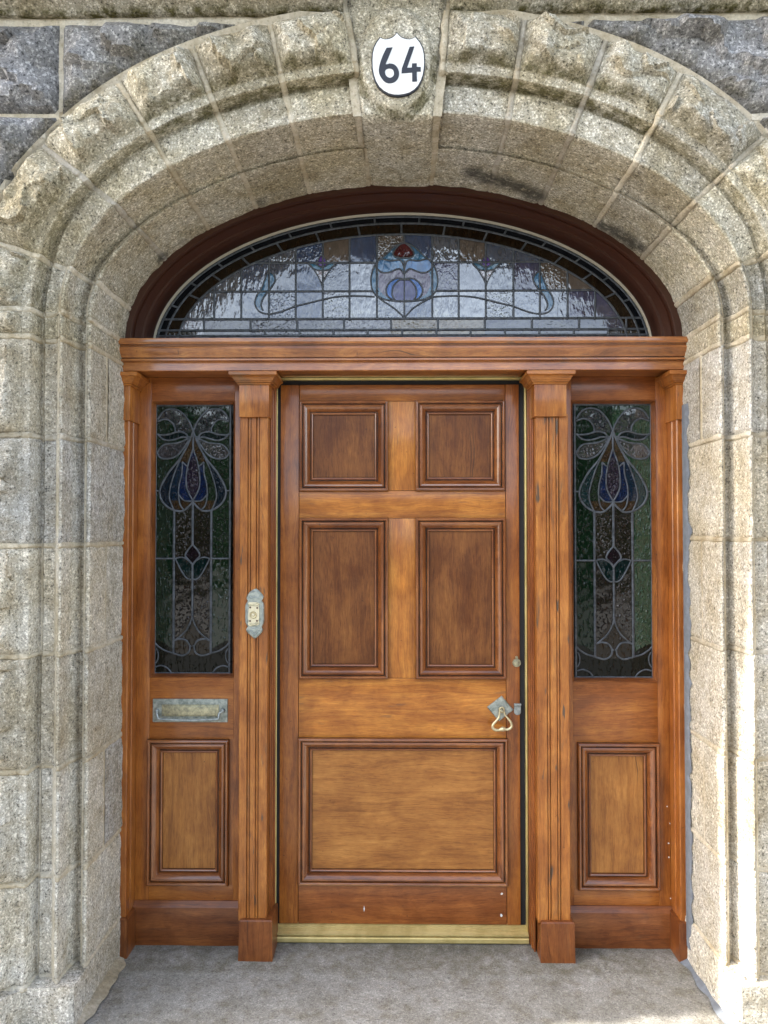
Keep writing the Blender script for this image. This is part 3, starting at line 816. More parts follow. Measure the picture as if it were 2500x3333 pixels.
def pilaster(uL, uR, blk, pl, cap, grooves, flip):
    """uL,uR shaft edges; blk neck block; pl plinth; cap capital edges (photo px)"""
    zc1, zc0 = az(1206, -.15), az(1252, -.11); zb0 = az(1356, -.11); zp1 = az(2998, -.11)
    x0, x1 = ax(uL, -.095), ax(uR, -.095); yf = -0.095
    w = x1 - x0
    cut = []
    for gx in grooves:
        c = x0 + w * gx
        cut += [(c - 0.0068, yf), (c - 0.0055, yf + 0.007), (c - 0.0035, yf + 0.007), (c - 0.0028, yf + 0.0005), (c, yf - 0.001), (c + 0.0028, yf + 0.0005), (c + 0.0035, yf + 0.007), (c + 0.0055, yf + 0.007), (c + 0.0068, yf)]
    sec = [(x0, 0.02), (x0, yf + 0.002), (x0 + 0.002, yf)] + cut + [(x1 - 0.002, yf), (x1, yf + 0.002), (x1, 0.02)]
    bm = new_bm(); extrude_z(bm, zp1 - 0.01, zb0 + 0.01, sec)
    sh = obj('pilaster', bm, 'pil', sur, 25)
    bx0, bx1 = ax(blk[0], -.11), ax(blk[1], -.11)
    bm = new_bm(); box(bm, bx0, bx1, -0.111, 0.019, zb0, zc0 + 0.003, 0, 0.002); obj('neck_block', bm, 'pil', sh)
    px0, px1 = ax(pl[0], -.115), ax(pl[1], -.115)
    bm = new_bm(); stack(bm, [(-0.004, px0 - 0.003, px1 + 0.002, -0.120), (zp1 - 0.004, px0, px1, -0.114), (zp1, px0 + 0.004, px1 - 0.004, -0.110)], 0.018, 0)
    obj('plinth', bm, 'base', sh)
    capital(bx0, bx1, ax(cap[0], -.15), ax(cap[1], -.15), zc0, zc1, -0.111, -0.150, sh)
    return x0, x1

def capital(x0, x1, X0, X1, z0, z1, y0, Y0, parent):
    h = z1 - z0; L = lambda f: (x0 + (X0 - x0) * f, x1 + (X1 - x1) * f, y0 + (Y0 - y0) * f)
    seq = [(0, 0.02), (0.03, 0.16), (0.10, 0.20), (0.17, 0.16), (0.18, 0.30), (0.25, 0.36), (0.30, 0.40), (0.32, 0.50), (0.45, 0.57), (0.58, 0.70), (0.66, 0.82), (0.68, 0.92), (0.71, 1.0), (0.97, 1.0), (1.0, 0.97)]
    bm = new_bm(); stack(bm, [(z0 + h * t, *L(f)) for t, f in seq], 0.018)
    obj('capital', bm, 'pil', parent, 20)

PL = pilaster(780.5, 872, (777, 874.5), (784, 890), (741.6, 898), (0.34, 0.64), 0)
PR = pilaster(1746, 1851, (1741, 1846), (1756, 1863), (1718, 1876), (0.36, 0.66), 1)

def edge_pilaster(side):
    zc1, zc0 = az(1206, -.15), az(1254, -.11); zb0 = az(1366, -.11); zp1 = az(2998, -.11)
    fx = (lambda a, b: (XL - 0.015, a) if side < 0 else (b, XR + 0.015))
    xs = -0.955 if side < 0 else 1.013; xb = -0.948 if side < 0 else 1.007; xp = -0.944 if side < 0 else 1.002
    out = XL - 0.012 if side < 0 else XR + 0.012
    bm = new_bm(); yf = -0.095; e = 0.003 * (1 if side < 0 else -1)
    sec = [(out, 0.02), (out, yf), (xs - e, yf), (xs, yf + 0.003), (xs, -0.055), (xs - e, -0.052), (xs - e, -0.046), (xs, -0.043), (xs, 0.02)]
    extrude_z(bm, zp1 - 0.01, zb0 + 0.01, sec)
    sh = obj('edge_pilaster', bm, 'stile', sur, 25)
    bm = new_bm(); box(bm, min(out, xb), max(out, xb), -0.109, 0.019, zb0, zc0 + 0.003, 0, 0.002); obj('neck_block', bm, 'pil', sh)
    bm = new_bm(); stack(bm, [(-0.004, min(out, xp), max(out, xp), -0.113), (zp1 - 0.004, min(out, xp), max(out, xp), -0.109), (zp1, min(out, xs), max(out, xs), -0.104)], 0.018, 0)
    obj('plinth', bm, 'base', sh)
    X = -0.912 if side < 0 else 0.972
    if side < 0: capital(out, xb, out - 0.001, X, zc0, zc1, -0.109, -0.146, sh)
    else: capital(xb, out, X, out + 0.001, zc0, zc1, -0.109, -0.146, sh)
    return xs
EL, ER = edge_pilaster(-1), edge_pilaster(1)

# lining of the door opening: timber return, brass strip, black weather seal
xdl, xdr = ax(913, .03), ax(1691, .03, 2000)
zd0, zd1 = az(3008, .03), az(1252.5, .03)
zh = az(1206.5, -.113)
bm = new_bm()
for xa, s in ((PL[1], 1), (PR[0], -1)):
    for d0, d1, y in ((0.0005, 0.006, -0.05), (0.0005, 0.010, -0.028), (0.0005, 0.014, 0.0)):
        box(bm, min(xa + s * d0, xa + s * d1), max(xa + s * d0, xa + s * d1), y, 0.05, 0.0, az(1240, -.03), 0, 0.002)
obj('door_lining', bm, 'redwood', sur)
bm = new_bm()
xbl0, xbl1 = PL[1] + 0.0145, ax(901.5, .02); xbr0, xbr1 = ax(1710, .02, 2000), PR[0] - 0.0145
zb1 = az(1226, 0.02); zb2 = az(1236, 0.02)
for a, b in ((xbl0, xbl1), (xbr0, xbr1)):
    box(bm, a, b, 0.018, 0.05, 0.02, zb1, 0, 0.001)
    box(bm, a + (b - a) * .35, a + (b - a) * .62, 0.013, 0.020, 0.02, zb1, 0, 0.0015)
box(bm, xbl0, xbr1, 0.0175, 0.05, zb2, zb1 + 0.004, 1, 0.001)
box(bm, xbl0, xbr1, 0.0125, 0.020, zb2 + 0.003, zb2 + 0.008, 1, 0.0015)
obj('brass_strip', bm, 'brass', sur)
bm = new_bm(); box(bm, xbl0, xbr1, -0.0, 0.05, zb1 + 0.0045, zh, 1, 0.002); obj('head_board', bm, 'mould', sur)
bm = new_bm()
box(bm, xbl1 - 0.004, xdl + 0.008, 0.038, 0.075, 0.02, zd1 + 0.01, 0, 0.001)
box(bm, xdr - 0.008, xbr0 + 0.004, 0.038, 0.075, 0.02, zd1 + 0.01, 0, 0.001)
box(bm, xbl1, xbr0, 0.0385, 0.075, zd1 - 0.01, zb2 + 0.004, 1, 0.001)
obj('weather_seal', bm, 'black', sur)

# brass threshold
th = new_bm()
x0t, x1t = ax(897, 0.0, 3040), ax(1721, 0.0, 3040)
sec = [(0.09, 0.004), (-0.004, 0.004), (-0.006, 0.008), (-0.006, 0.020), (-0.003, 0.0225), (0.004, 0.0235), (0.016, 0.0240), (0.016, 0.0285), (-0.002, 0.029), (-0.002, 0.034), (0.006, 0.0365)]
for i in range(5): sec += [(0.008 + i * 0.006, 0.038 + i * 0.0034), (0.0118 + i * 0.006, 0.0396 + i * 0.0034), (0.0122 + i * 0.006, 0.0350 + i * 0.0034), (0.0136 + i * 0.006, 0.0350 + i * 0.0034)]
sec += [(0.04, 0.056), (0.09, 0.056)]
extrude_x(th, x0t, x1t, sec)
obj('threshold', th, 'brass', None, 25, label='ribbed brass threshold strip along the foot of the door', cat='threshold', kind='thing')

# ------------------------------------------------------------------ the door
door = thing('front_door', 'orange brown varnished six section panelled door with ring handle', 'door')
YD = 0.03
us = [ax(974, YD), ax(1645, YD)]
px = lambda u: ax(u, YD)
pz = lambda v: az(v, YD)
z_top0, z_top1 = pz(1305), zd1
bm = new_bm(); box(bm, xdl, us[0] - 0.0018, YD, YD + 0.045, zd0, zd1, 0); obj('stile', bm, 'stile', door)
bm = new_bm(); box(bm, us[1] + 0.0018, xdr, YD, YD + 0.045, zd0, zd1, 0); obj('stile', bm, 'stile', door)
for va, vb, m in ((1252.5, 1305, 'stile'), (1598, 1686, 'rail'), (2208, 2402, 'rail'), (2879, 3008, 'redwood')):
    bm = new_bm(); box(bm, us[0], us[1], YD + 0.0004, YD + 0.044, pz(vb), pz(va), 1); obj('rail', bm, m, door)
for va, vb in ((1305, 1598), (1686, 2208)):
    bm = new_bm(); box(bm, px(1262), px(1353), YD + 0.0008, YD + 0.043, pz(vb) + 0.0014, pz(va) - 0.0014, 0); obj('muntin', bm, 'rail', door)

def panel(x0, x1, z0, z1, w, mat, parent, Y, g=0, mould='mould', dep=1.0):
    bm = new_bm(); box(bm, x0 + 0.01, x1 - 0.01, Y + 0.0155 * dep, Y + 0.035, z0 + 0.01, z1 - 0.01, g, 0)
    p = obj('panel', bm, mat, parent)
    bm = new_bm(); frame_mould(bm, x0, x1, z0, z1, scaled(BOL, w, dep), Y, GRIME)
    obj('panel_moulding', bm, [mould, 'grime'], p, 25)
    return p
mw = 0.053
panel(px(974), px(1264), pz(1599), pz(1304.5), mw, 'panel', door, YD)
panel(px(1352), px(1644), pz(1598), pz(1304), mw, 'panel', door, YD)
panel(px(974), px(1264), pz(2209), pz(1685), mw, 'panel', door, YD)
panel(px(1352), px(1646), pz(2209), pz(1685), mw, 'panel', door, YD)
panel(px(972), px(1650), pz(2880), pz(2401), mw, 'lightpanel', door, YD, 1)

for u, v, r_ in ((1633, 2909, 5), (1632, 2980, 6), (1185, 2958, 3), (1640, 2380, 2.2)):
    p = at(u, v, YD); bm = new_bm(); rr_ = r_ * 0.00085
    prism(bm, [(p.x + rr_ * (0.35 + 0.95 * random.random()) * math.cos(a_ * .7854), p.z + rr_ * (0.5 + 1.2 * random.random()) * math.sin(a_ * .7854) * (3.2 if u == 1185 else 1)) for a_ in range(8)], YD - (0.0006 if v > 2600 or v < 2000 else 0.0002), YD + 0.016)
    obj('paint_spot', bm, 'white', door, 0)
# ring handle on its lozenge plate
def P2(u, v, Y=YD): p = at(u, v, Y); return (p.x, p.z)
bm = new_bm(); prism(bm, [P2(1632.9, 2264), P2(1585, 2301), P2(1624, 2347.5), P2(1671, 2310)], YD - 0.007, YD + 0.001, 0.004)
hd = obj('door_handle', bm, 'verdigris', door, 20)
bm = new_bm(); bc = P2(1631, 2309)
lathe_y(bm, *bc, [(0.011, YD - 0.006), (0.0105, YD - 0.012), (0.007, YD - 0.016), (0.007, YD - 0.026), (0.004, YD - 0.029)])
obj('boss', bm, 'oldbrass', hd)
zh5 = lambda x, y: (1500 + x / 5.53, 2050 + y / 5.53)
rp = [(725, 1372), (690, 1395), (684, 1450), (672, 1540), (620, 1610), (570, 1665), (556, 1720), (590, 1762), (650, 1775), (735, 1755), (810, 1762), (865, 1745), (896, 1705), (885, 1640), (835, 1570), (785, 1510), (762, 1450), (758, 1395)]
rp = spline(rp, 6, True)
pts = []; rad = []
for x, y in rp:
    u, v = zh5(x, y); p = at(u, v, YD); pts.append((p.x, YD - 0.022 - 0.004 * sm(1400, 1700, y), p.z))
    rad.append(0.0034 + 0.0018 * sm(1500, 1700, y) + 0.0045 * max(0, 1 - abs(x - 735) / 60) * (y > 1600))
bm = new_bm(); tube(bm, pts, 0.004, 10, 1.0, True, rad); obj('ring', bm, 'ringbrass', hd, 60)
for x, y in ((735, 1280), (555, 1410), (880, 1425), (700, 1575)):
    bm = new_bm(); lathe_y(bm, *P2(*zh5(x, y)), [(0.0028, YD - 0.006), (0.0026, YD - 0.0085), (0.001, YD - 0.0092)], 10); obj('screw', bm, 'verdigris', hd)
bm = new_bm(); kc = P2(1681.5, 2157)
lathe_y(bm, *kc, [(0.0158, YD + 0.001), (0.0158, YD - 0.004), (0.0148, YD - 0.0062), (0.0125, YD - 0.0062), (0.0112, YD - 0.004), (0.0105, YD - 0.0042), (0.002, YD - 0.0052)], 32)
ko = obj('keyhole_cover', bm, 'oldbrass', door)
bm = new_bm(); lathe_y(bm, kc[0], kc[1] + 0.0195, [(0.0055, YD), (0.0055, YD - 0.006), (0.003, YD - 0.009)], 16); obj('pivot', bm, 'oldbrass', ko)
lx0, lz1 = P2(1672.5, 2289); lx1, lz0 = P2(1696, 2327)
cxl, rl = (lx0 + lx1) / 2, (lx1 - lx0) / 2
bm = new_bm(); prism(bm, [(lx0 + 0.001, lz1 - 0.008)] + [(cxl - rl * math.cos(math.pi * i / 14), lz0 + rl - rl * math.sin(math.pi * i / 14)) for i in range(15)] + [(lx1 - 0.001, lz1 - 0.008)], YD - 0.005, YD + 0.001, 0.0015)
lo = obj('latch_cover', bm, 'pewter', door, 25)
bm = new_bm(); box(bm, lx0, lx1, YD - 0.009, YD, lz1 - 0.0085, lz1, 1, 0.002); obj('hinge', bm, 'pewter', lo)

# ------------------------------------------------------------------ leaded glass builder
def glass_sheet(name, mat, Y, x0, x1, z0, z1, cell, classify, parent, keep=None, label=None):
    """small faces; classify(x, z) -> (colour, piece id 0..1)"""
    nx, nz = int((x1 - x0) / cell), int((z1 - z0) / cell)
    vs, fs, cols, pids, idx = [], [], [], [], {}
    def vid(i, j):
        if (i, j) not in idx:
            idx[i, j] = len(vs); vs.append((x0 + (x1 - x0) * i / nx, Y, z0 + (z1 - z0) * j / nz))
        return idx[i, j]
    for i in range(nx):
        for j in range(nz):
            xc, zc = x0 + (x1 - x0) * (i + .5) / nx, z0 + (z1 - z0) * (j + .5) / nz
            if keep and not keep(xc, zc): continue
            c, p = classify(xc, zc)
            fs.append((vid(i, j), vid(i+1, j), vid(i+1, j+1), vid(i, j+1))); cols.append(c); pids.append(p)
    me = bpy.data.meshes.new(name); me.from_pydata(vs, [], fs)
    a = me.attributes.new('tint', 'FLOAT_COLOR', 'FACE'); a.data.foreach_set('color', [x for c in cols for x in (c if len(c) == 4 else (*c, 0.5))])
    b = me.attributes.new('pid', 'FLOAT', 'FACE'); b.data.foreach_set('value', pids)
    me.materials.append(M[mat])
    return link(bpy.data.objects.new(name, me), parent, label)

def leads(lines, Y, parent, blobs=()):
    bm = new_bm()
    for pts, w in lines:
        tube(bm, [(x, Y - 0.0005 - 0.0012 * MN.noise(Vector((x * 9, z * 9, w * 999))), z) for x, z in pts], w / 2, 8, 0.5)
    for x, z, r in blobs:
        lathe_y(bm, x, z, [(r, Y), (r * .9, Y - .0022), (r * .4, Y - .0034)], 8)
    return obj('lead_came', bm, 'lead', parent, 60)

# ------------------------------------------------------------------ sidelights
def S5(x, y): return (350 + x / 1.9235, 1150 + y / 1.9235)
XM = 536.0
def mir(p): return [(2 * XM - x, y) for x, y in p]
half = [  # left half of the pattern, both windows are the same drawing
    ([(536, 500), (505, 430), (455, 375), (400, 360), (350, 378), (318, 425)], 7), ([(318, 438), (360, 424), (400, 440), (422, 475), (424, 505)], 7),
    ([(318, 522), (380, 520), (440, 503), (485, 512), (505, 536)], 7), ([(318, 515), (345, 545), (390, 556), (440, 545), (470, 536), (505, 540)], 7),
    ([(505, 545), (440, 572), (360, 582), (322, 620), (320, 645), (345, 668), (400, 668), (450, 640), (500, 570), (515, 530)], 7),
    ([(534, 505), (505, 580), (455, 670), (385, 760), (338, 850), (336, 905), (365, 955), (420, 990), (480, 992), (536, 940)], 8),
    ([(518, 545), (480, 630), (430, 740), (397, 850), (393, 920), (420, 988)], 6),
    ([(470, 692), (468, 760), (452, 830), (448, 900), (460, 960), (485, 990)], 6),
    ([(470, 690), (500, 715), (512, 680), (536, 600), (536, 520)], 6), ([(503, 715), (494, 790), (500, 860), (536, 930)], 6),
    ([(450, 895), (480, 928), (515, 935), (536, 930)], 6),
    ([(536, 1203), (505, 1240), (492, 1272), (510, 1296), (536, 1325)], 7), ([(430, 1290), (470, 1282), (510, 1300), (536, 1332)], 6),
    ([(432, 1292), (460, 1350), (490, 1400), (515, 1418), (536, 1416)], 6),
    ([(536, 1635), (525, 1685), (490, 1745), (430, 1795)], 6),
    ([(430, 1795), (460, 1786), (500, 1795), (522, 1830), (515, 1868), (480, 1888), (440, 1880), (415, 1872), (370, 1858), (330, 1832), (308, 1808)], 7),
    ([(318, 1845), (330, 1875), (328, 1910), (316, 1935)], 5), ([(316, 1958), (350, 1950), (390, 1968), (414, 2000)], 6),
]
straight = [([(422, 990), (422, 1872)], 10), ([(650, 990), (650, 1872)], 10), ([(536, 945), (536, 1205)], 10), ([(536, 1325), (536, 1640)], 9), ([(305, 1290), (430, 1290)], 7), ([(642, 1290), (767, 1290)], 7),
            ([(305, 870), (336, 870)], 6), ([(736, 870), (767, 870)], 6)]
pet1 = spline([(536, 500), (505, 430), (455, 375), (400, 360), (350, 378), (318, 425), (360, 424), (400, 440), (424, 475), (424, 505), (485, 512)], 5, True)
leaf = spline([(318, 518), (380, 520), (440, 503), (485, 512), (505, 538), (440, 545), (390, 556), (345, 545)], 5, True)
pet2 = spline([(505, 545), (440, 572), (360, 582), (322, 620), (320, 645), (345, 668), (400, 668), (450, 640), (500, 570)], 5, True)
bulb = spline([(536, 505), (505, 580), (455, 670), (385, 760), (338, 850), (336, 905), (365, 955), (420, 990), (480, 992), (536, 940)], 5) + [(536, 505)]
bulb2 = spline([(518, 545), (480, 630), (430, 740), (397, 850), (393, 920), (420, 988)], 5) + [(485, 990), (536, 940), (536, 505)]
core = spline([(470, 690), (500, 715), (512, 680), (536, 600)], 5) + [(536, 930)] + spline([(515, 935), (480, 928), (450, 895), (452, 830), (468, 760)], 5)
core2 = spline([(536, 650), (503, 715), (494, 790), (500, 860), (536, 930)], 5)
bud = spline([(536, 1203), (505, 1240), (492, 1272), (510, 1296), (536, 1325)], 5)
bleaf = spline([(430, 1290), (470, 1282), (510, 1300), (536, 1332), (536, 1416), (515, 1418), (490, 1400), (460, 1350)], 4, True)
def side_class(bright):
    def f(x, z, toz):
        X, Yp = toz(x, z)
        r = X > XM; q = (2 * XM - X if r else X, Yp)
        if X < 303 or X > 769 or Yp < 333 or Yp > 2002: return (0.00079, 0.00079, 0.00136, 0.05), 0.0
        if inside(*q, core2): return (0.00967, 0.00427, 0.01398, 0.3), 0.71 + .01 * r
        if inside(*q, core): return (0.00095, 0.00663, 0.03789, 0.3), 0.62 + .2 * r
        if inside(*q, bulb2):
            return ((0.03076, 0.01461, 0.0049, 0.35), 0.8) if Yp > 930 or Yp < 690 else (((0.00883, 0.01744, 0.00883, 0.2) if (bright ^ r) else (0.00139, 0.00893, 0.02402, 0.25)), 0.9)
        if inside(*q, bulb): return ((0.00108, 0.0054, 0.01186, 0.15) if not bright else (0.00397, 0.01689, 0.01904, 0.25)), 0.86 + .1 * r
        if inside(*q, pet2): return (0.020, 0.018, 0.021, 0.65 if r or bright else 0.3), 0.85
        if inside(*q, leaf): return (0.0005, 0.00487, 0.00657, 0.15), 0.2 + .1 * r
        if inside(*q, pet1): return (0.00697, 0.00811, 0.01264, 0.6), 0.9
        if inside(*q, bud): return (0.00642, 0.00188, 0.00472, 0.25), 0.66
        if inside(*q, bleaf): return (0.0005, 0.00731, 0.00788, 0.2), 0.3 + .1 * r
        if Yp > 1795 + 75 * sm(310, 480, q[0]) and not (q[0] > 424 and Yp < 1885): return (0.00257, 0.00314, 0.00144, 0.12), 0.15
        if q[0] > 424 and Yp > 960:
            if Yp > 1640 and q[0] > 536 - (Yp - 1640) * 0.7 or Yp > 1790: return (0.00864, 0.00467, 0.0005, 0.2), 0.45
            return (0.00822, 0.00567, 0.00312, 0.35), 0.58 + .2 * r + .1 * (Yp > 1290)
        if r and bright: return (0.011, 0.034, 0.016, 0.3), 0.25  # light coming through this column is put into its paler green
        return ((0.0022, 0.0115, 0.0045, 0.2) if not r else (0.0050, 0.0150, 0.0060, 0.32)), 0.1 + .2 * r + .6 * (r and Yp < 1290 and not bright)
    return f

def flecks(t):
    for u, v, r_ in ((2172, 2625, 2.2), (2180, 2680, 2.0), (2176, 2745, 3.2), (2177, 2790, 2.6), (2183, 2925, 2.0)):
        p = at(u, v, 0.0); bm = new_bm(); rr_ = r_ * 0.0009
        prism(bm, [(p.x + rr_ * (0.5 + random.random()) * math.cos(a_ * .7854), p.z + rr_ * (0.7 + 1.2 * random.random()) * math.sin(a_ * .7854)) for a_ in range(8)], -0.0006, 0.010)
        obj('paint_spot', bm, 'white', t, 0)
def sidelight(side):
    if side < 0:
        lab = 'tall stained glass sidelight with a letter plate below it, green bulb flower pattern'
        gl = (502, 752, 1314, 2197); xi0, xi1 = EL, PL[0]; pan = (486, 750, 2408, 2884); stile_in = (491, 763)
        rails = ((1206.5, 1307), (2205, 2408), (2884, 2945)); base = (2940, 3063)
    else:
        lab = 'tall stained glass sidelight on the handle side of the door, green bulb flower pattern'
        gl = (1868, 2124, 1314, 2207); xi0, xi1 = PR[1], ER; pan = (1874, 2139, 2414.5, 2891.5); stile_in = (1862, 2137)
        rails = ((1206.5, 1307), (2216, 2414.5), (2891.5, 2955)); base = (2949, 3079)
    t = thing('sidelight', lab, 'sidelight window', group='stained glass sidelights')
    sx0, sx1 = ax(stile_in[0], 0), ax(stile_in[1], 0)
    zt = zh
    for a, b in ((xi0 + 0.0006, sx0), (sx1, xi1 - 0.0006)):
        bm = new_bm(); box(bm, a, b, 0.0, 0.05, 0.0, zt - 0.0005, 0, 0.001); 
        if a == sx1: box(bm, ax(pan[1], 0) - 0.001, a + 0.001, 0.0008, 0.05, az(pan[3], 0), az(pan[2], 0), 0, 0)
        else: box(bm, b - 0.001, ax(pan[0], 0) + 0.001, 0.0008, 0.05, az(pan[3], 0), az(pan[2], 0), 0, 0)
        obj('stile', bm, 'stile' if abs(b - a) > 0.02 else 'mould', t)
    for i, (va, vb) in enumerate(rails):
        bm = new_bm(); box(bm, sx0 + 0.0004, sx1 - 0.0004, 0.0006, 0.05, az(vb, 0), az(va, 0 if i else -.113) - (0 if i else 0.0005), 1, 0.001)
        obj('rail', bm, ('redwood', 'stile' if side < 0 else 'stile', 'stile')[i], t)
    gx0, gx1 = ax(gl[0], 0.03), ax(gl[1], 0.03); gz1, gz0 = az(gl[2], 0.03), az(gl[3], 0.03)
    bm = new_bm()
    wx0, wx1, wz1, wz0 = sx0 - 0.001, sx1 + 0.001, az(1303, 0), az(rails[1][0] + 2, 0)
    for (p, q, r, s) in (((wx0, wx1, wz0, wz1)),):
        prof = [(0.0, -0.0015), (0.002, -0.0035), (0.004, -0.001), (0.005, 0.004), (0.008, 0.010), (0.011, 0.024), (0.011, 0.036)]
        frame_mould(bm, p, q, r, s, prof, 0.0)
    obj('glazing_bead', bm, 'mould', t, 25)
    toz = lambda x, z: (300 + 470 * (x - gx0) / (gx1 - gx0), 330 + 1675 * (gz1 - z) / (gz1 - gz0))
    fromz = lambda X, Y: (gx0 + (gx1 - gx0) * (X - 300) / 470, gz1 - (gz1 - gz0) * (Y - 330) / 1675)
    fn = side_class(side > 0)
    pane = glass_sheet('stained_glass', 'sideglass', 0.031, wx0, wx1, wz0, wz1, 0.0032, lambda x, z: fn(x, z, toz), t)
    L = []
    k = (gx1 - gx0) / 470
    for p, w in half:
        s = spline(p, 7)
        for q in (s, mir(s)): L.append(([fromz(*a) for a in q], w * 1.55 * k))
    for p, w in straight: L.append(([fromz(*a) for a in p], w * 1.5 * k))
    for p in ([(308, 335), (308, 2000)], [(764, 335), (764, 2000)], [(300, 338), (770, 338)], [(300, 1997), (770, 1997)]): L.append(([fromz(*a) for a in p], 12 * k))
    bl = [(*fromz(x, y), 0.0052) for x, y in ((422, 992), (650, 992), (536, 943), (422, 1290), (650, 1290), (308, 1290), (764, 1290), (422, 1872), (650, 1872), (308, 520), (764, 520), (308, 640), (764, 640), (308, 870), (764, 870), (536, 500), (536, 1640), (526, 1832), (546, 1832), (536, 1416), (500, 338), (670, 338), (450, 1997), (600, 1997))]
    leads(L, 0.029, pane, bl)
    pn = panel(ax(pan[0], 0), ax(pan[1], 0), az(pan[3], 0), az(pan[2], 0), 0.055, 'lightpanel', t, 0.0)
    bm = new_bm()
    bx0, bx1 = (xi0 + 0.0006, PL[0] - 0.0006) if side < 0 else (PR[1] + 0.0006, xi1 - 0.0006)
    zb1 = az(base[0], -0.015)
    extrude_x(bm, bx0, bx1, [(0.03, -0.002), (-0.022, -0.002), (-0.021, zb1 - 0.020), (-0.020, zb1 - 0.017), (-0.005, zb1), (0.03, zb1)])
    obj('base_board', bm, 'base', t, 25)
    return t
sl, sr = sidelight(-1), sidelight(1)
flecks(sr)

# ------------------------------------------------------------------ fanlight
fan = thing('fanlight', 'half oval stained glass fanlight in a dark brown arched frame', 'fanlight')
ag, bg_ = 0.940, 0.519
def arch_sweep(name, prof, mat, N=120):
    """prof = [(fraction from stone to glass, Y)]"""
    bm = new_bm(); prev = None
    for i in range(N + 1):
        th_ = math.pi * i / N
        o = ell(th_, A_IN + 0.006, B_IN + 0.006); q = ell(th_, ag, bg_)
        cur = [bm.verts.new((o.x + (q.x - o.x) * f, y, o.y + (q.y - o.y) * f)) for f, y in prof]
        if prev: quad_strip(bm, prev, cur, 2)
        prev = cur
    bmesh.ops.recalc_face_normals(bm, faces=bm.faces[:])
    return obj(name, bm, mat, fan, 25)
arch_sweep('arched_frame', [(0.0, 0.0), (0.0, -0.098), (0.03, -0.102), (0.40, -0.102), (0.43, -0.099), (0.45, -0.085), (0.48, -0.080), (0.51, -0.083), (0.55, -0.076), (0.60, -0.066), (0.66, -0.058), (0.68, -0.050), (0.71, -0.047), (0.82, -0.047), (0.85, -0.044), (0.91, -0.020), (0.94, 0.02), (0.94, 0.06)], 'archwood')
arch_sweep('putty_line', [(0.935, 0.032), (0.94, 0.032), (0.99, 0.041), (1.0, 0.048)], 'putty')
YG = 0.05
def Z3(x, y): return (400 + x / 1.843, 600 + y / 1.843)
def Z4(x, y): return (1200 + x / 1.508, 600 + y / 1.508)
def pt(uv): p = at(uv[0], uv[1], YG); return (p.x, p.z)
E2, E3 = (0.905, 0.488), (0.858, 0.446)
gv = [ax(u, YG, 900) for u in (698, 786, 876, 963, 1051, 1138, 1227, 1316, 1407, 1493, 1581, 1671, 1757, 1847, 1936)]
gh = [az(v, YG) for v in (855, 947.5, 1037.5)]
zs1, zs2 = az(1074, YG), az(1092, YG)
def rr(x, z, E): return math.hypot((x - CX) / E[0], (z - CZ) / E[1])
P4 = lambda L, n=6, c=False: [pt(Z4(*p)) for p in spline(L, n, c)]
P3 = lambda L, n=6, c=False: [pt(Z3(*p)) for p in spline(L, n, c)]
m4 = lambda L: [(350 - x, y) for x, y in L]
circ = [(175, 288), (130, 305), (80, 350), (35, 390), (15, 440), (12, 490), (28, 535), (70, 562), (120, 572), (175, 572)]
red = [(172, 288), (205, 310), (222, 340), (210, 358), (172, 362), (135, 358), (120, 340), (140, 308)]
wing = [(35, 385), (60, 368), (110, 376), (160, 376), (176, 440), (150, 415), (100, 432), (60, 430), (30, 400)]
orb = [(175, 465), (140, 462), (105, 480), (86, 515), (95, 550), (130, 572), (175, 575)]
orb2 = [(175, 470), (150, 470), (122, 500), (115, 540), (130, 572)]
tul = lambda cx: dict(bud=[(cx, 350), (cx - 20, 375), (cx - 23, 392), (cx - 8, 405), (cx + 8, 405), (cx + 23, 392), (cx + 20, 375)],
                      leaf=[(cx - 68, 388), (cx - 40, 388), (cx, 408), (cx + 40, 388), (cx + 68, 388), (cx + 45, 412), (cx + 30, 420), (cx, 424), (cx - 30, 420), (cx - 45, 412)],
                      v1=[(cx - 68, 388), (cx - 40, 418), (cx - 10, 470), (cx, 498)], v2=[(cx + 68, 388), (cx + 40, 418), (cx + 10, 470), (cx, 498)])
T2 = tul(577); T1 = tul(-229)
hookR = [(700, 595), (780, 625), (840, 636), (885, 625), (907, 590), (900, 550), (875, 510), (860, 470), (842, 432), (820, 440), (808, 470), (830, 510), (862, 550), (878, 590), (868, 620)]
leafR = [(842, 430), (818, 440), (808, 470), (830, 510), (862, 550), (880, 600), (872, 622), (905, 590), (900, 550), (875, 510), (860, 470)]
waveR = [(320, 552), (380, 549), (442, 548), (510, 553), (575, 566), (640, 582), (700, 596)]
polys = []
def addp(L, col, pid, n=5): polys.append(([pt(Z4(*p)) for p in spline(L, n, True)], col, pid))
blue = (0.10, 0.17, 0.26); pale = (0.20, 0.25, 0.30)
addp(red, (0.055, 0.003, 0.006, 0.2), 0.2)
addp(wing, (0.06, 0.17, 0.34, 0.2), 0.1); addp(m4(wing), (0.04, 0.14, 0.34, 0.2), 0.15)
addp(orb2 + m4(orb2)[::-1], (0.05, 0.055, 0.17, 0.18), 0.3); addp(orb + m4(orb)[::-1], (0.035, 0.13, 0.42, 0.15), 0.22)
inner = [(175, 380), (110, 380), (55, 430), (48, 500), (80, 548), (130, 566), (175, 570)]
addp(inner + m4(inner)[::-1], (0.085, 0.07, 0.12, 0.24), 0.26); addp(circ + m4(circ)[::-1], (0.04, 0.13, 0.23, 0.2), 0.12)
for T in (T1, T2):
    addp(T['bud'], (0.11, 0.045, 0.27, 0.12), 0.33); addp(T['leaf'], (0.035, 0.13, 0.21, 0.18), 0.05); polys.append(([pt(Z4(*p)) for p in T['v1'] + T['v2'][::-1]], (0.21, 0.18, 0.20), 0.8))
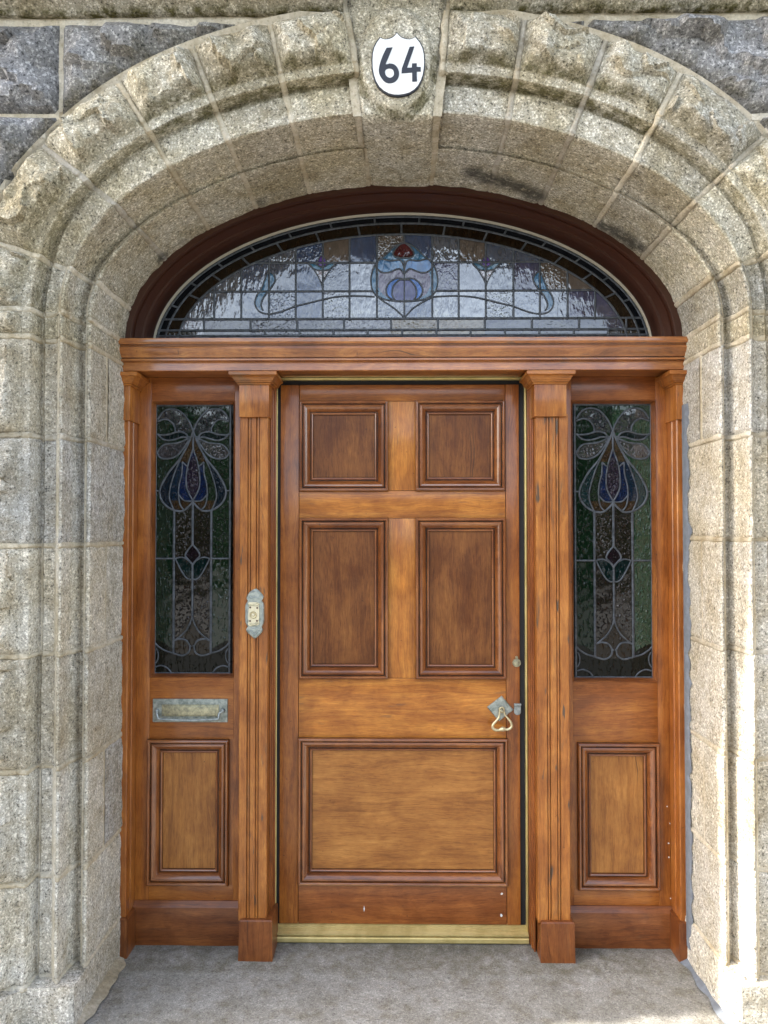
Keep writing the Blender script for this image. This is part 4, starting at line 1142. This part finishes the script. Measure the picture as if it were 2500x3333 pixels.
addp(leafR, (0.04, 0.13, 0.24, 0.2), 0.07); addp(m4(leafR), (0.05, 0.15, 0.26, 0.22), 0.09)
rnd = random.Random(5); pc = {}
def fan_class(x, z):
    if rr(x, z, E2) > 1 and z > zs2: return (0.003, 0.004, 0.006, 0.06), 0.0
    if rr(x, z, E3) > 1 and z > zs1: return (0.011, 0.0055, 0.002, 0.07), 0.02
    for poly, c, p in polys:
        if inside(x, z, poly): return c, p
    if z < zs2: key = ('s2', round((x - gv[0]) / 0.13))
    elif z < zs1: return ((0.014, 0.009, 0.005, 0.15), 0.9) if abs(x - CX) > 0.78 else (pc.setdefault(('s1', math.floor((x + 0.9) / 0.178)), (rnd.choice([(0.035, 0.036, 0.06, 0.32), (0.045, 0.042, 0.065, 0.36), (0.10, 0.075, 0.045, 0.3), (0.025, 0.03, 0.065, 0.28)]), 0.6 + 0.4 * rnd.random())))
    elif z < gh[2]: key = ('s1', math.floor((x + 0.9) / 0.178))
    else: key = (sum(x > g for g in gv), sum(z > g for g in gh))
    if key not in pc:
        if key[0] == 's2': pc[key] = (rnd.choice([(0.035, 0.03, 0.06, 0.22), (0.014, 0.010, 0.016, 0.14), (0.06, 0.04, 0.065, 0.3), (0.008, 0.009, 0.02, 0.14)]), 0.6 + 0.4 * rnd.random())
        elif key[0] == 's1': pc[key] = (rnd.choice([(0.12, 0.12, 0.16), (0.14, 0.13, 0.16), (0.17, 0.135, 0.085)]), 0.6 + 0.4 * rnd.random())
        else: pc[key] = (rnd.choice([(0.035, 0.05, 0.085, 0.42), (0.045, 0.055, 0.08, 0.52), (0.02, 0.042, 0.10, 0.36), (0.07, 0.052, 0.042, 0.36), (0.038, 0.04, 0.085, 0.32), (0.025, 0.042, 0.085, 0.45)]), rnd.choice([0.1, 0.2, 0.3, 0.35, 0.7, 0.9]) + 0.08 * rnd.random())
    return pc[key]
fg = glass_sheet('stained_glass', 'fanglass', YG, CX - ag, CX + ag, CZ - 0.0, CZ + bg_, 0.0038, fan_class, fan, keep=lambda x, z: rr(x, z, (ag - .001, bg_ - .001)) < 1)
FL = []
for E, w in (((ag - 0.006, bg_ - 0.006), 0.008), (E2, 0.0085), (E3, 0.0085)):
    FL.append(([(CX + E[0] * math.cos(math.pi * i / 90), CZ + E[1] * math.sin(math.pi * i / 90)) for i in range(91)], w))
def ez(x, E): return CZ + E[1] * math.sqrt(max(0, 1 - ((x - CX) / E[0]) ** 2))
def ex(z, E): return E[0] * math.sqrt(max(0, 1 - ((z - CZ) / E[1]) ** 2))
blobs = []
for x in gv:
    t_ = ez(x, E3)
    if t_ > gh[2] + 0.02:
        if abs(x - CX) < 0.04 or False:
            FL.append(([(x, gh[2]), (x, pt(Z4(175, 575))[1])], 0.007)); FL.append(([(x, pt(Z4(175, 575))[1]), (x, pt(Z4(175, 375))[1])], 0.005)); FL.append(([(x, pt(Z4(172, 288))[1]), (x, t_)], 0.007))
        else: FL.append(([(x, gh[2]), (x, t_)], 0.0075))
        blobs += [(x, h, 0.006) for h in gh if h < t_ and abs(x - CX) > 0.09]
for h in gh[:2]:
    e = ex(h, E3)
    lo_, hi_ = (pt(Z4(30, 400))[0], pt(Z4(320, 400))[0]) if h == gh[0] else (pt(Z4(20, 525))[0], pt(Z4(330, 525))[0])
    FL.append(([(CX - e, h), (lo_, h)], 0.0075)); FL.append(([(hi_, h), (CX + e, h)], 0.0075))
for h, E in ((gh[2], (ag, bg_)), (zs1, (ag, bg_)), (zs2, (ag, bg_))):
    e = ex(h, E); FL.append(([(CX - e, h), (CX + e, h)], 0.009))
for q in range(-5, 6):
    x = -0.9 + 0.178 * (q + 5.0)
    if abs(x - CX) < 0.86: FL.append(([(x, gh[2]), (x, zs1)], 0.008)); blobs.append((x, zs1, .006))
    x2_ = gv[0] + 0.13 * (q + 6.5)
    if abs(x2_ - CX) < 0.88: FL.append(([(x2_, zs1), (x2_, zs2)], 0.008)); blobs.append((x2_, zs2, .006))
for k_ in range(17):
    a_ = math.pi * (k_ + 0.5) / 17
    p0, p1 = ell(a_, *E2), ell(a_, *E3)
    if p1.y > gh[2]: FL.append(([tuple(p0), tuple(p1)], 0.008))
    a_ = math.pi * (k_ + 0.1) / 17
    p0, p1 = ell(a_, ag - .004, bg_ - .004), ell(a_, *E2)
    if p1.y > gh[2]: FL.append(([tuple(p0), tuple(p1)], 0.008))
for Lr in (circ, wing, orb, orb2):
    for q in (Lr, m4(Lr)): FL.append((P4(q), 0.006))
FL.append((P4(red, 6, True), 0.006))
for T in (T1, T2):
    FL.append((P4(T['bud'], 6, True), 0.005)); FL.append((P4(T['leaf'], 4, True), 0.005)); FL.append((P4(T['v1']), 0.005)); FL.append((P4(T['v2']), 0.005))
for Lr in (hookR, waveR): FL.append((P4(Lr), 0.006)); FL.append((P4(m4(Lr)), 0.006))
vlow = [(30, 540), (70, 572), (120, 605), (160, 640), (175, 658)]; FL.append((P4(vlow), 0.006)); FL.append((P4([(320, 552), (270, 575), (215, 612), (185, 645), (175, 658)]), 0.006))
leads(FL, YG - 0.002, fg, blobs)

# ------------------------------------------------------------------ letter plate, bell push, house number
lp = thing('letter_plate', 'tarnished brass letter plate with hinged flap under the sidelight', 'letterbox')
bm = new_bm(); x0, z1_ = P2(498.6, 2274, 0); x1, z0_ = P2(741.6, 2350, 0)
box(bm, x0, x1, -0.006, 0.002, z0_, z1_, 1, 0.002); obj('backplate', bm, 'verdigris', lp)
zl = lambda x, y: at(460 + x / 5.184, 2230 + y / 5.184, -0.006)
a, b = zl(350, 325), zl(1310, 525)
bm = new_bm(); box(bm, a.x, b.x, -0.010, -0.005, b.z, a.z, 1, 0.0015)
box(bm, a.x + 0.014, b.x - 0.010, -0.0118, -0.009, b.z + 0.004, a.z - 0.004, 1, 0.003); obj('flap', bm, 'oldbrass', lp)
bar = [(270, 425), (275, 470), (300, 530), (330, 555), (600, 572), (820, 580), (1050, 572), (1290, 560), (1318, 520), (1325, 470), (1385, 430)]
bm = new_bm(); tube(bm, [(zl(*p).x, -0.016 - 0.006 * sm(430, 560, p[1]), zl(*p).z) for p in spline(bar, 5)], 0.0045, 10, 0.8); obj('pull_bar', bm, 'pewter', lp, 60)
for x, y in ((270, 432), (1380, 425)):
    bm = new_bm(); p = zl(x, y); lathe_y(bm, p.x, p.z, [(0.0085, -0.004), (0.0085, -0.013), (0.006, -0.018), (0.002, -0.020)], 16); obj('pivot', bm, 'pewter', lp)

bell = thing('doorbell', 'ornate grey metal bell push with cream plate on the fluted pilaster', 'doorbell')
YB = -0.0975
zb = lambda x, y, Y=YB: at(740 + x / 9.217, 1880 + y / 9.217, Y)
out = [(840, 335), (930, 375), (1010, 450), (1080, 545), (1085, 610), (1040, 690), (1100, 800), (1104, 1060), (1100, 1330), (1040, 1480), (1062, 1560), (1045, 1625), (950, 1735), (830, 1822), (710, 1740), (590, 1620), (572, 1550), (615, 1475), (550, 1340), (545, 1060), (547, 820), (618, 690), (578, 610), (605, 530), (700, 410)]
op = [(zb(*p).x, zb(*p).z) for p in spline(out, 4, True)]
bm = new_bm(); prism(bm, op, YB - 0.0065, YB + 0.004, 0.0035); plate = obj('backplate', bm, 'verdigris', bell, 35)
bm = new_bm()
for Lr in ([(690, 560), (760, 600), (830, 570), (900, 600), (970, 560)], [(640, 1560), (740, 1600), (820, 1690), (900, 1600), (1000, 1560)], [(700, 1500), (820, 1520), (950, 1500)], [(720, 440), (830, 400), (930, 450)], [(600, 820), (590, 1060), (600, 1340)], [(1050, 820), (1058, 1060), (1050, 1340)]):
    tube(bm, [(zb(*p).x, YB - 0.0065, zb(*p).z) for p in spline(Lr, 6)], 0.0016, 8)
obj('scrollwork', bm, 'pewter', plate, 60)
cp = [(660, 735), (820, 728), (940, 745), (978, 790), (960, 840), (935, 850), (972, 900), (972, 1220), (950, 1260), (975, 1330), (960, 1400), (900, 1420), (800, 1425), (720, 1452), (640, 1420), (640, 1340), (660, 1290), (640, 1230), (645, 960), (670, 920), (650, 880), (690, 840), (650, 800)]
bm = new_bm(); prism(bm, [(zb(*p).x, zb(*p).z) for p in spline(cp, 3, True)], YB - 0.0115, YB - 0.006, 0.0015); cpo = obj('cream_plate', bm, 'cream', bell, 35)
c = zb(797, 1108)
bm = new_bm(); lathe_y(bm, c.x, c.z, [(0.0128, YB - 0.011), (0.0128, YB - 0.014), (0.0105, YB - 0.0165), (0.0075, YB - 0.0155), (0.0068, YB - 0.0135)], 28); obj('button_collar', bm, 'ringbrass', cpo)
bm = new_bm(); lathe_y(bm, c.x, c.z, [(0.0058, YB - 0.0125), (0.0058, YB - 0.0175), (0.0035, YB - 0.0195), (0.001, YB - 0.020)], 20); obj('push_button', bm, 'cream', cpo)
for x, y in ((705, 885), (915, 900), (700, 1290), (905, 1285)):
    p = zb(x, y); bm = new_bm(); lathe_y(bm, p.x, p.z, [(0.0036, YB - 0.011), (0.0034, YB - 0.013), (0.001, YB - 0.0134)], 12); obj('screw', bm, 'screw', cpo)
bm = new_bm()
for Lr in ([(660, 800), (690, 785), (740, 815), (800, 835), (900, 835), (955, 800), (940, 770), (890, 765), (820, 795), (740, 815), (690, 830), (655, 830)], [(960, 1385), (930, 1350), (890, 1390), (820, 1420), (740, 1415), (690, 1390), (720, 1370), (800, 1385), (890, 1345), (940, 1350)]):
    bm = new_bm(); tube(bm, [(zb(*p).x, YB - 0.0117, zb(*p).z) for p in spline(Lr, 5)], 0.0011, 6); obj('scroll', bm, 'oldbrass', cpo, 60)

hn = thing('house_number', 'white shield with black number 64 painted on the keystone boss', 'house number')
YN = -0.612
zn = lambda x, y, Y=YN: at(1100 + x / 3.5675, y / 3.5675, Y)
shield = [(685, 380), (660, 412), (630, 436), (590, 452), (545, 456), (512, 448), (490, 436), (450, 490), (420, 550), (402, 620), (398, 700), (400, 790), (415, 870), (440, 945), (480, 1010), (530, 1055), (590, 1088), (650, 1102), (710, 1104), (770, 1096), (830, 1078), (885, 1045), (930, 1000), (965, 935), (985, 880), (1000, 800), (1005, 720), (1000, 630), (985, 560), (950, 490), (900, 430), (870, 446), (835, 456), (790, 452), (745, 438), (712, 412)]
bm = new_bm()
def grow(L, k, cx=700, cy=760): return [(cx + (x - cx) * k, cy + (y - cy) * k) for x, y in L]
prism(bm, [(zn(*p).x, zn(*p).z) for p in grow(shield, 1.028)], YN + 0.0005, YN + 0.010); obj('black_outline', bm, 'ink', hn, 0)
bm = new_bm(); prism(bm, [(zn(*p).x, zn(*p).z) for p in grow(shield, 0.985)], YN - 0.0015, YN + 0.006); obj('shield', bm, 'white', hn, 0)
six_o = [(566, 560), (634, 556), (600, 640), (575, 700), (556, 752), (600, 742), (650, 752), (690, 790), (710, 850), (700, 910), (660, 955), (600, 972), (545, 955), (502, 905), (478, 850), (478, 790), (498, 710), (530, 630)]
six_o = [six_o[0], six_o[1]] + spline(six_o[1:6], 4)[1:] + spline(six_o[5:] + [six_o[0]], 5)[1:-1]
six_i = spline([(596, 798), (635, 812), (650, 850), (642, 888), (605, 908), (565, 890), (548, 850), (556, 815)], 5, True)
four = [(832, 550), (888, 545), (803, 792), (858, 790), (860, 742), (915, 740), (915, 782), (962, 782), (962, 835), (915, 836), (918, 950), (862, 952), (862, 846), (738, 856), (742, 800)]
bm = new_bm()
def ringface(o, i):
    """digit outline with a counter: front face as a bridged ring, sides"""
    A = [(zn(*p).x, zn(*p).z) for p in o]; B = [(zn(*p).x, zn(*p).z) for p in i]
    t = bmesh.new(); oa = [t.verts.new((x, YN - 0.003, z)) for x, z in A]; ib = [t.verts.new((x, YN - 0.003, z)) for x, z in B]
    es = [t.edges.new((q[k], q[(k + 1) % len(q)])) for q in (oa, ib) for k in range(len(q))]
    bmesh.ops.triangle_fill(t, edges=es, use_beauty=True)
    r = bmesh.ops.extrude_face_region(t, geom=t.faces[:]); bmesh.ops.translate(t, vec=(0, 0.003, 0), verts=[e for e in r['geom'] if isinstance(e, bmesh.types.BMVert)])
    bmesh.ops.recalc_face_normals(t, faces=t.faces[:]); merge(bm, t)
ringface(six_o, six_i); obj('digit', bm, 'ink', hn, 0)
bm = new_bm(); prism(bm, [(zn(*p).x, zn(*p).z) for p in four], YN - 0.003, YN + 0.001); obj('digit', bm, 'ink', hn, 0)
